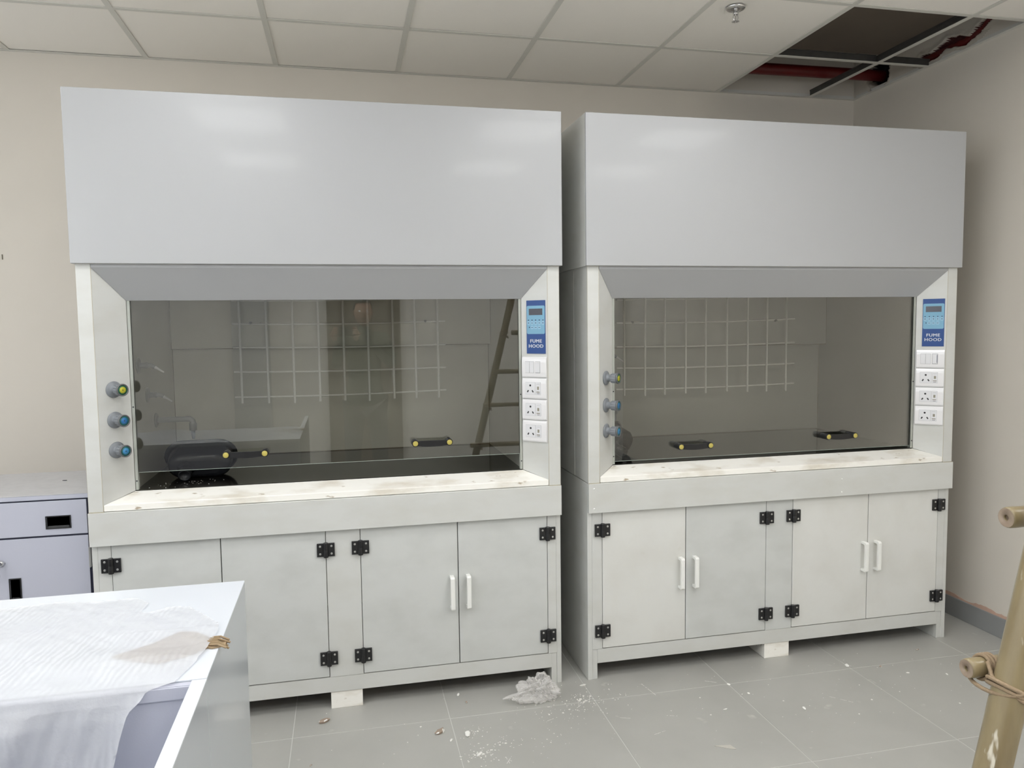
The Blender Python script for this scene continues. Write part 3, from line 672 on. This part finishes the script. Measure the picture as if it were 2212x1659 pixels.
MB().tube(rg, .0008, 6).build('key_ring', 'chrome', ks)
MB().box(-.006, .006, -.0015, .0015, -.040, -.016).build('key_head', 'black', ks, .002); MB().box(-.002, .002, -.0006, .0006, -.062, -.040).box(.002, .0035, -.0006, .0006, -.052, -.049).build('key_blade', 'chrome', ks)
# speck on cabinet top
tag(MB().box(-.008, .008, -.0012, .0012, 0, .002).build('wire_scrap', 'hole', loc=(-1.985, .40, zt + .0026)), 'tiny dark scrap lying on top of the low grey cabinet', 'debris')
# ------------------------------------------------------------------ foreground bench: closed cabinet and open cabinet
ZB = .905
bx1 = -1.115; by0, by1 = -1.604, -1.085
A = tag(empty('bench_cabinet', (bx1, by1, 0)), 'white laminate bench cabinet in the left foreground with a closed top', 'cabinet')
def lb(name, m, x0, x1, y0, y1, z0, z1, par, bev=.0012): return MB().box(x0 - bx1, x1 - bx1, y0 - by1, y1 - by1, z0, z1).build(name, m, par, bev)
lb('top', 'bench', -2.5, bx1, by0, by1, ZB - .0035, ZB, A, .0008)
lb('top_core', 'bench', -2.5, bx1 - .0185, by0, by1, ZB - .018, ZB - .0036, A)
lb('side_panel', 'bside', bx1 - .018, bx1 - .0004, by0 + .0, by1, .0, ZB - .0036, A, .0004)
lb('back_panel', 'powder', -2.5, bx1 - .0185, by1 - .02, by1 - .002, .05, ZB - .0183, A)
lb('front_panel', 'powder', -2.5, bx1 - .0185, by0 + .012, by0 + .03, .05, ZB - .0183, A)
lb('side_panel', 'bench', -2.5, -2.482, by0 + .031, by1 - .021, .0, ZB - .0183, A)
Bc = tag(empty('open_cabinet', (bx1, by1, 0)), 'open topped white cabinet carcass nearest the camera, against the closed bench cabinet', 'cabinet')
q0 = by0 - .0015
lb('side_panel', 'bside', bx1 - .024, bx1 - .0004, q0 - .62, q0, 0, ZB - .0045, Bc, .0004)
lb('edge_band', 'bench', bx1 - .0245, bx1, q0 - .62, q0, ZB - .0044, ZB - .001, Bc, .0006)
lb('side_panel', 'bench', -2.5, -2.476, q0 - .62, q0, 0, ZB - .001, Bc)
lb('rear_panel', 'powder', -2.475, bx1 - .0245, q0 - .012, q0 - .0, .05, ZB - .003, Bc)
lb('rear_rail', 'powder', -2.475, bx1 - .0245, q0 - .016, q0 - .0125, ZB - .026, ZB - .004, Bc)
lb('bottom_shelf', 'powder', -2.475, bx1 - .0245, q0 - .60, q0 - .0145, .12, .138, Bc)
lb('front_panel', 'powder', -2.475, bx1 - .0245, q0 - .62, q0 - .602, 0, ZB - .12, Bc)
# cardboard under the foam, torn and sticking over the edge
cd = tag(empty('torn_cardboard', (bx1, -1.46, ZB)), 'torn piece of corrugated cardboard under the foam at the bench edge', 'cardboard')
poly = [(-1.30, -1.478), (-1.241, -1.433), (-1.2, -1.384), (-1.172, -1.392), (-1.147, -1.418), (-1.128, -1.442), (-1.104, -1.452), (-1.103, -1.476), (-1.126, -1.483), (-1.135, -1.478), (-1.165, -1.508), (-1.209, -1.528), (-1.25, -1.51)]
MB().prism([(x - bx1, y + 1.46) for x, y in poly], .0025, 0, Matrix.Translation((0, 0, .0006))).build('liner_sheet', 'card', cd)
fl = MB()
for k in range(7):
    y = -1.446 - k * .0062; xr = -1.100 - .004 * math.sin(k * 2.1); xl = -1.142 + abs(k - 3) * .003
    fl.tube([(xl - bx1, y + 1.46 + .012, .0045), ((xl + xr) / 2 - bx1, y + 1.46 + .004, .0075), (xr - bx1, y + 1.46 - .002, .0015 - .004 * (k % 2))], .0021, 6, k % 2)
fl.build('flutes', ['card', 'flute'], cd)
# foam sheet: one continuous sheet over the top, folded down over the open cabinet
outline = [(-2.4, -1.17), (-1.9, -1.165), (-1.608, -1.16), (-1.557, -1.151), (-1.496, -1.141), (-1.425, -1.160), (-1.335, -1.156), (-1.300, -1.20), (-1.306, -1.251), (-1.28, -1.258), (-1.248, -1.233),
           (-1.21, -1.241), (-1.16, -1.316), (-1.133, -1.356), (-1.127, -1.398), (-1.130, -1.45), (-1.134, -1.486), (-1.148, -1.55), (-1.165, -1.613),
           (-1.203, -1.625), (-1.233, -1.650), (-1.245, -1.69), (-1.256, -1.74), (-1.27, -1.85), (-1.29, -1.98), (-2.4, -1.98)]
def inside(x, y):
    c = False; n = len(outline); j = n - 1
    for i in range(n):
        (xi, yi), (xj, yj) = outline[i], outline[j]
        if (yi > y) != (yj > y) and x < (xj - xi) * (y - yi) / (yj - yi) + xi: c = not c
        j = i
    return c
def nearest_in(x, y):
    best = None; n = len(outline)
    for i in range(n):
        a = Vector(outline[i]); b = Vector(outline[(i + 1) % n]); p = Vector((x, y)); t = max(0, min(1, (p - a).dot(b - a) / (b - a).length_squared)); q = a + (b - a) * t
        if best is None or (q - p).length < best[0]: best = ((q - p).length, q)
    return best
bm = bmesh.new(); g = .0055; gv = {}
nx, ny = int(1.3 / g), int(.86 / g)
for i in range(nx + 1):
    for j in range(ny + 1):
        x, y = -2.40 + i * g, -1.985 + j * g
        if not inside(x, y):
            dd, q = nearest_in(x, y)
            if dd > g * 1.0: continue
            x, y = q
        yy = y; fold = -1.612
        wr_ = .0035 * noise.noise(Vector((x * 18 + y * 26, (x - y) * 4, 0))) + .0012 * math.sin((x - .30 * y) * 330 + 5 * noise.noise(Vector((x * 3, y * 3, 2)))) * max(0, .45 + 1.3 * noise.noise(Vector((x * 5, y * 5, 7)))) + .002 * noise.noise(Vector((x * 60, y * 60, 1)))
        big = max(0, noise.noise(Vector((x * 4.5 + 4, y * 7 + 1, 4)))) * .020
        edge = min(1, nearest_in(x, y)[0] / .03)
        card = .0035 if (-1.31 < x < -1.11 and -1.53 < y < -1.37) else 0
        h = .0022 + card + (abs(wr_) + big * edge)
        if y > fold: pos = Vector((x, y, ZB + h))
        else:
            s = fold - y; a = min(s / .022, 1) * (PI / 2) ; R = .014
            if s < .022: pos = Vector((x, fold - R * math.sin(a), ZB + h + R * (math.cos(a) - 1)))
            else: pos = Vector((x + .0 * s, fold - R - (s - .022) * .10 - (.012 + .016 * noise.noise(Vector((x * 17 + s * 7, s * 1.6, 3))) + .005 * noise.noise(Vector((x * 48 + s * 14, s * 3, 8)))) * min(1, s / .05), ZB - R - (s - .022) * .99))
        gv[(i, j)] = bm.verts.new(pos)
for i in range(nx):
    for j in range(ny):
        q = [gv.get(k) for k in ((i, j), (i + 1, j), (i + 1, j + 1), (i, j + 1))]
        if all(q):
            try: f = bm.faces.new(q); f.smooth = True
            except ValueError: pass
        elif sum(1 for t in q if t) == 3:
            try: f = bm.faces.new([t for t in q if t]); f.smooth = True
            except ValueError: pass
bmesh.ops.remove_doubles(bm, verts=bm.verts, dist=.0004)
me = bpy.data.meshes.new('foam_sheet'); bm.to_mesh(me); bm.free(); me.materials.append(M['foam'])
fo = bpy.data.objects.new('foam_sheet', me); C.objects.link(fo)
tag(fo, 'wrinkled white packing foam sheet draped over the foreground bench', 'packing foam')
# ------------------------------------------------------------------ bamboo ladder at the right
lad = tag(empty('bamboo_ladder', (0, 0, 0)), 'leaning bamboo ladder with roped rungs at the right edge', 'ladder')
def pole(bx, by, top, name='pole'):
    p0, p1 = Vector((bx, by, 0)), Vector(top); n = 60; pts = []; rs = []
    for k in range(n + 1):
        t = k / n; pts.append(p0.lerp(p1, t)); L_ = (p1 - p0).length * t
        node = min(abs(L_ - q) for q in (.32, .62, .93, 1.40, 1.72, 2.04, 2.36)); rs.append(.0255 + .003 * math.exp(-(node / .010) ** 2) - .0015 * t)
    return MB().tube(pts, rs, 20).build(name, 'bamboo', lad)
bx_, by_ = -.130, -2.045
tp = (bx_ + .248 * 2.5, by_ + .03, 2.5)
pole(bx_, by_, tp); pole(bx_ + .42, by_ + .02, (tp[0] + .38, tp[1] + .02, 2.5))
def rung(cx, cy_, cz, r=.0175, ln=.62):
    T = Matrix.Translation((cx, cy_, cz)) @ Matrix.Rotation(PI / 2, 4, 'Y')
    q = MB().lathe([(r * .30, .003), (r * .30, -.002), (r * .9, -.002), (r, .001), (r * 1.03, .01), (r, .03), (r * .97, ln)], 20, 0, T, caps=False)
    q.lathe([(r * .32, .03), (r * .30, -.0023), (r * .92, -.0023)], 20, 1, T, caps=False); q.lathe([(0, .012), (r * .3, .012)], 12, 2, T, caps=False)
    return q.build('rung', ['bamboo', 'bambooend', 'hole'], lad)
rung(.150, -1.972, 1.190, .0165); rung(.072, -1.985, .958, .0150); rung(-.02, -1.99, .68); rung(-.09, -1.99, .40)
rung(.275, -1.965, 1.46); rung(.34, -1.965, 1.74)
def rope_tie(cx, cy_, cz):
    q = MB()
    def loop(ox, oy, oz, ax, ay, tilt, turns, r=.0032, ph=0):
        pts = []
        for k in range(28 * turns + 1):
            a = 2 * PI * k / 28 + ph; pts.append((ox + ax * math.cos(a), oy + ay * math.sin(a), oz + tilt * math.cos(a) + .0075 * k / 28))
        q.tube(pts, r, 7)
    loop(cx, cy_ + .004, cz - .026, .0285, .0315, -.016, 2)
    loop(cx - .003, cy_ + .022, cz - .012, .0290, .0500, .012, 1)
    for off in (-.010, -.004, .002):
        q.tube([(cx + off + .004 * math.sin(a), cy_ + .048 + .0180 * math.cos(a), cz + .0180 * math.sin(a)) for a in [2 * PI * k / 24 for k in range(25)]], .0030, 7)
    q.tube([(cx - .012, cy_ + .034, cz + .014), (cx - .024, cy_ + .014, cz + .002), (cx - .022, cy_ - .012, cz - .012), (cx - .006, cy_ - .029, cz - .022)], .0032, 7)
    return q.build('rope_lashing', 'rope', lad)
for zz in (.958, .68, 1.46):
    rope_tie(bx_ + .248 * zz, by_ + .012 * zz, zz)
# ------------------------------------------------------------------ floor litter
def crumple(name, loc, r, seed, label):
    bm = bmesh.new(); bmesh.ops.create_icosphere(bm, subdivisions=6, radius=1)
    for v in bm.verts:
        p = v.co.normalized()
        n = abs(noise.noise(p * 1.5 + Vector((seed, 0, 0)))) * .75 + abs(noise.noise(p * 3.4 + Vector((0, seed, 0)))) * .40 + abs(noise.noise(Vector((p.x * 5, p.y * 5, p.z * 12)) + Vector((0, 0, seed)))) * .10
        k = .60 + n; co = p * k
        tail = math.exp(-((p - Vector((-.95, -.25, -.1))).length / .55) ** 2)
        v.co = Vector((co.x * r[0] - tail * .075, co.y * r[1] - tail * .02, max(-r[2] * .5, co.z * r[2] * (1 - .55 * tail)) + r[2] * .5))
    me = bpy.data.meshes.new(name); bm.to_mesh(me); bm.free(); me.materials.append(M['bag'])
    for p in me.polygons: p.use_smooth = True
    o = bpy.data.objects.new(name, me); C.objects.link(o); o.location = loc; return tag(o, label, 'plastic bag')
crumple('plastic_bag', (-.130, -.075, 0.001), (.078, .065, .062), 3.3, 'crumpled clear plastic bag on the floor before the gap between the hoods')
def chip(x, y, s, m, label, name='plaster_chip', cat='debris', flat=.35, rot=None, group='plaster chips on the floor'):
    bm = bmesh.new(); s *= 1.25; n = random.randint(6, 8); el = random.uniform(.38, .62); rings = []
    for zz_, k_ in ((0, .80), (s * .22, 1.0), (s * .34, .78)):
        if not rings: rr_ = [random.uniform(.62, 1.1) for _ in range(n)]
        tl = random.uniform(-.12, .12)
        rings.append([bm.verts.new((s * k_ * rr_[i] * math.cos(2 * PI * i / n), s * el * k_ * rr_[i] * math.sin(2 * PI * i / n), zz_ + (s * .10 * math.cos(2 * PI * i / n + 1) if zz_ else 0))) for i in range(n)])
    bm.faces.new(rings[0][::-1]); bm.faces.new(rings[2])
    for p_, q_ in ((0, 1), (1, 2)):
        for i in range(n): f_ = bm.faces.new((rings[p_][i], rings[p_][(i + 1) % n], rings[q_][(i + 1) % n], rings[q_][i])); f_.material_index = 0
    if m == 'chip2':
        for f_ in list(bm.faces)[2 + n::2]: f_.material_index = 1
        m = ['chip2', 'chip']
    bmesh.ops.rotate(bm, verts=bm.verts, matrix=Matrix.Rotation(random.uniform(0, PI) if rot is None else rot, 3, 'Z'))
    lo = min(v.co.z for v in bm.verts)
    for v in bm.verts: v.co.z -= lo
    me = bpy.data.meshes.new(name); bm.to_mesh(me); bm.free()
    for q in (m if isinstance(m, (list, tuple)) else [m]): me.materials.append(M[q])
    o = bpy.data.objects.new(name, me); C.objects.link(o); o.location = (x, y, .0003); tag(o, label, cat, group); return o
chip(-.985, -.060, .022, 'chip2', 'brown and white flake on the floor before the foot of the left hood', rot=.2)
chip(-.560, -.242, .022, 'chip2', 'white flake with a grey tail, just left of the whitest chip')
chip(-.548, -.240, .012, 'chip', 'small white chip touching the grey-tailed flake')
chip(-.464, -.285, .018, 'chip', 'largest pure white plaster chip, on the left foreground floor tile')
chip(-.451, .024, .011, 'chip', 'white chip at the shadow edge under the right half of the left hood')
chip(-.428, -.045, .009, 'chip2', 'grey chip between the left hood and the joint crossing')
chip(-.526, -.309, .009, 'chip', 'small white chip right below the grey-tailed flake')
chip(-.444, -.428, .014, 'chip', 'white chip within the chalky smear at the bottom centre of the floor')
chip(1.243, -.128, .014, 'chip', 'white chip lying on the tile crossing before the right hood')
chip(.66, -.16, .008, 'chip', 'white chip on the tile joint just right of the middle foot of the right hood')
chip(.845, -.414, .010, 'chip', 'white leaf-shaped chip in the middle of the right-hand floor')
chip(.545, -.345, .008, 'chip', 'small white chip on the floor left of the leaf-shaped one')
chip(.70, -.25, .007, 'chip', 'small oval white chip nearer the right hood than the leaf-shaped one')
chip(1.45, -.25, .007, 'chip', 'small white chip on the floor toward the bamboo ladder')
chip(1.60, -.30, .007, 'chip', 'small white chip next to the bamboo ladder foot rung')
chip(1.66, -.06, .009, 'chip2', 'grey chip on the floor right of the right hood')
chip(1.38, -.17, .008, 'chip2', 'dark grit lump between right hood and bamboo ladder')
chip(.07, -.02, .012, 'chip', 'white fleck at the foot of the right hood side panel')
chip(-1.02, -.35, .006, 'chip2', 'small rust-coloured fleck at the bottom left of the open floor')
lf = MB().prism([(-.03, .02), (.028, .012), (.035, -.018), (.018, -.012)], .0015, 0, Matrix.Translation((.412, -.59, .0004))); tag(lf.build('paper_scrap', 'paper'), 'pale grey curled scrap at the bottom of the right floor', 'debris')
sp = MB()
def speck(x, y, s):
    n = random.randint(4, 6); a0 = random.random() * 6
    sp.prism([(s * random.uniform(.5, 1) * math.cos(a0 + 2 * PI * k / n), s * random.uniform(.5, 1) * math.sin(a0 + 2 * PI * k / n)) for k in range(n)], random.uniform(.0004, .0014), 0, Matrix.Translation((x, y, .0003)))
for (cx, cy_, n, sx, sy, s) in ((-.445, -.43, 60, .035, .03, .004), (-.35, -.38, 26, .05, .03, .004), (-.43, -.27, 26, .03, .02, .003), (.03, -.13, 90, .09, .05, .0035), (-.05, -.22, 40, .12, .06, .0028),
                               (-.2, -.40, 22, .08, .08, .003), (.5, -.3, 50, .6, .25, .0026), (1.3, -.4, 50, .5, .25, .0026), (-.6, -.2, 30, .4, .2, .0026)):
    for k in range(n):
        x, y = random.gauss(cx, sx), random.gauss(cy_, sy)
        if k < n // 9 and n < 95: speck(cx + (x - cx) * .3, cy_ + (y - cy_) * .3, random.uniform(1.2, 2.2) * s)
        if y < .02 and x > -1.05 and x < 2.05: speck(x, y, random.uniform(.35, 1) * s)
def streak(x, y, L_, a, w_=.0012):
    T = Matrix.Translation((x, y, .0003)) @ Matrix.Rotation(a, 4, 'Z')
    for k in range(int(L_ / .006)):
        if random.random() < .75: sp.prism([(k * .006, -w_ * random.uniform(.3, 1)), (k * .006 + .005, -w_ * random.uniform(.2, 1)), (k * .006 + .0045, w_ * random.uniform(.2, 1)), (k * .006 + .0005, w_ * random.uniform(.3, 1))], .0004, 0, T)
for a in ((-.36, -.50, .05, 1.0), (-.35, -.50, .045, 1.7), (-.34, -.49, .04, 2.1), (-.02, -.20, .09, .7), (.0, -.17, .08, .5), (-.03, -.13, .07, .6), (.05, -.16, .06, 1.2), (.33, -.17, .11, 1.75), (.12, -.30, .06, -.4), (.30, -.33, .05, -.3),
          (-.15, -.26, .05, .4), (.62, -.13, .05, 2.6), (1.0, -.35, .09, -.8), (.2, -.45, .06, .3), (-.1, -.1, .08, .8)): streak(*a)
tag(sp.build('plaster_dust', 'chip'), 'fine white plaster dust and specks scattered over the floor tiles', 'debris', kind='stuff')
# ------------------------------------------------------------------ behind the camera (mirrored in the sashes)
d1 = struct(box('door_1', 'doorw', -1.02, -.30, YF, YF + .05, 0, 2.15, bevel=.003))
box('door_handle', 'chrome', -.40, -.38, YF + .05, YF + .09, .95, 1.10, d1)
rl = MB()
for k in range(24): pass
pk = tag(empty('wrapped_panel', (-1.73, YF + .12, 0)), 'tall panel wrapped in white foam, leaning by the far wall', 'wrapped panel')
MB().box(-.17, .17, -.06, .06, 0, 2.1).build('foam_wrap', 'foam', pk, .02)
# the person taking the picture
def person():
    Pn = tag(empty('person', (-.70, -3.27, 0)), 'person in dark green shirt holding up a phone, mirrored in the left sash', 'person')
    def skin(name, verts, edges, rad, root, m, sub=2, par=Pn):
        me = bpy.data.meshes.new(name); me.from_pydata(verts, edges, []); o = bpy.data.objects.new(name, me); C.objects.link(o); o.parent = par
        md = o.modifiers.new('skin', 'SKIN'); md.use_smooth_shade = True
        for i, r in enumerate(rad): me.skin_vertices[0].data[i].radius = r if isinstance(r, tuple) else (r, r)
        me.skin_vertices[0].data[root].use_root = True
        s = o.modifiers.new('sub', 'SUBSURF'); s.levels = sub; s.render_levels = sub; me.materials.append(M[m]); return o
    V = [(0, 0, .93), (0, 0, 1.08), (0, -.01, 1.25), (0, -.01, 1.40), (0, .0, 1.47), (0, .015, 1.53),
         (-.17, -.01, 1.41), (-.235, .03, 1.19), (-.20, .20, 1.40), (.17, -.01, 1.41), (.235, .03, 1.19), (.02, .20, 1.40),
         (-.09, 0, .88), (-.11, .01, .50), (-.12, -.01, .09), (-.12, .13, .035), (.09, 0, .88), (.11, .01, .50), (.12, -.01, .09), (.12, .13, .035)]
    E_ = [(0, 1), (1, 2), (2, 3), (3, 4), (4, 5), (3, 6), (6, 7), (7, 8), (3, 9), (9, 10), (10, 11), (0, 12), (12, 13), (13, 14), (14, 15), (0, 16), (16, 17), (17, 18), (18, 19)]
    R = [(.15, .11), (.135, .10), (.155, .11), (.14, .10), .06, .055, .065, .045, .03, .065, .045, .03, .09, .06, .042, .035, .09, .06, .042, .035]
    b = skin('body', V, E_, R, 0, 'shirt')
    # trousers as clothing over hips and legs
    V2 = [(0, 0, .97), (-.09, 0, .86), (-.11, .01, .50), (-.12, -.01, .08), (.09, 0, .86), (.11, .01, .50), (.12, -.01, .08)]
    skin('trousers', V2, [(0, 1), (1, 2), (2, 3), (0, 4), (4, 5), (5, 6)], [(.165, .125), .105, .074, .058, .105, .074, .058], 0, 'trous')
    bm = bmesh.new(); bmesh.ops.create_uvsphere(bm, u_segments=32, v_segments=24, radius=1)
    for v in bm.verts:
        x, y, z = v.co; sx = .077 * (1 - .18 * max(0, -z)); nose = .022 * math.exp(-((x / .16) ** 2 + ((z + .12) / .2) ** 2)) if y > 0 else 0
        chin = .012 * math.exp(-((x / .4) ** 2 + ((z + .85) / .25) ** 2)) if y > 0 else 0
        eye = -.006 * (math.exp(-(((abs(x) - .38) / .15) ** 2 + ((z - .05) / .12) ** 2))) if y > 0 else 0
        v.co = Vector((x * sx, y * .097 + nose + chin + eye, z * .115))
    me = bpy.data.meshes.new('head'); bm.to_mesh(me); bm.free(); me.materials.append(M['skin'])
    for p in me.polygons: p.use_smooth = True
    hd = bpy.data.objects.new('head', me); C.objects.link(hd); hd.parent = Pn; hd.location = (0, .035, 1.635)
    bm = bmesh.new(); bmesh.ops.create_uvsphere(bm, u_segments=28, v_segments=20, radius=1)
    bmesh.ops.delete(bm, geom=[v for v in bm.verts if v.co.z < .15 - .9 * max(0, -v.co.y) or (v.co.y > .55 and v.co.z < .55)], context='VERTS')
    for v in bm.verts: v.co = Vector((v.co.x * .086, v.co.y * .106 - .004, v.co.z * .127 + .004))
    me = bpy.data.meshes.new('hair'); bm.to_mesh(me); bm.free(); me.materials.append(M['hair'])
    hr = bpy.data.objects.new('hair', me); C.objects.link(hr); hr.parent = hd; hr.modifiers.new('t', 'SOLIDIFY').thickness = .006
    f = MB()
    for s in (-1, 1):
        f.lathe([(.0, -.006), (.008, -.003), (.0105, .003), (.0, .008)], 12, 0, Matrix.Translation((s * .030, .088, .008)) @ Matrix.Rotation(PI / 2, 4, 'X'))
        f.lathe([(0, -.008), (.018, -.004), (.020, .004), (0, .006)], 14, 1, Matrix.Translation((s * .078, -.002, -.005)) @ Matrix.Rotation(s * PI / 2, 4, 'Y') @ Matrix.Diagonal((1.4, .8, 1, 1)))
    f.tube([(-.022, .094, -.056), (0, .101, -.058), (.022, .094, -.056)], [.002, .005, .002], 8, 2)
    f.build('facial_features', ['white', 'skin', 'maroon'], hd)
    for s in (-1, 1):
        cx = -.15 + (-.085 if s < 0 else .085)
        px_ = -.15 + s * .078
        vs = [(cx - s * -.0, .20, 1.40), (cx + s * .004, .222, 1.435), (cx, .232, 1.470)]; ed = [(0, 1), (1, 2)]; rd = [.026, .032, .030]
        for k, (dz, ln) in enumerate(((.024, .9), (.008, 1), (-.008, .95), (-.024, .78))):
            b0 = len(vs); z = 1.482 + dz
            vs += [(cx + s * -.002, .245, z), (cx - s * .004, .268, z + .002), (cx - s * .012 * ln, .288, z + .003), (cx - s * .030 * ln, .296, z + .003)]
            ed += [(2, b0), (b0, b0 + 1), (b0 + 1, b0 + 2), (b0 + 2, b0 + 3)]; rd += [.010, .009, .0085, .007]
        b0 = len(vs); vs += [(cx - s * .012, .240, 1.452), (cx - s * .026, .250, 1.444), (cx - s * .040, .252, 1.450)]; ed += [(1, b0), (b0, b0 + 1), (b0 + 1, b0 + 2)]; rd += [.012, .010, .008]
        skin('hand', vs, ed, rd, 0, 'skin', 1)
        # forearm below the sleeve
    return Pn
person()
ph = tag(empty('phone', (-.845, -2.992, 1.482)), 'dark phone held up by the person', 'phone')
MB().box(-.078, .078, -.004, .004, -.036, .036).build('case', 'black', ph, .004); MB().lathe([(.009, .004), (.009, .006)], 16, 0, Matrix.Translation((-.060, .0, .020)) @ Matrix.Rotation(-PI / 2, 4, 'X')).build('lens', 'lcd', ph)
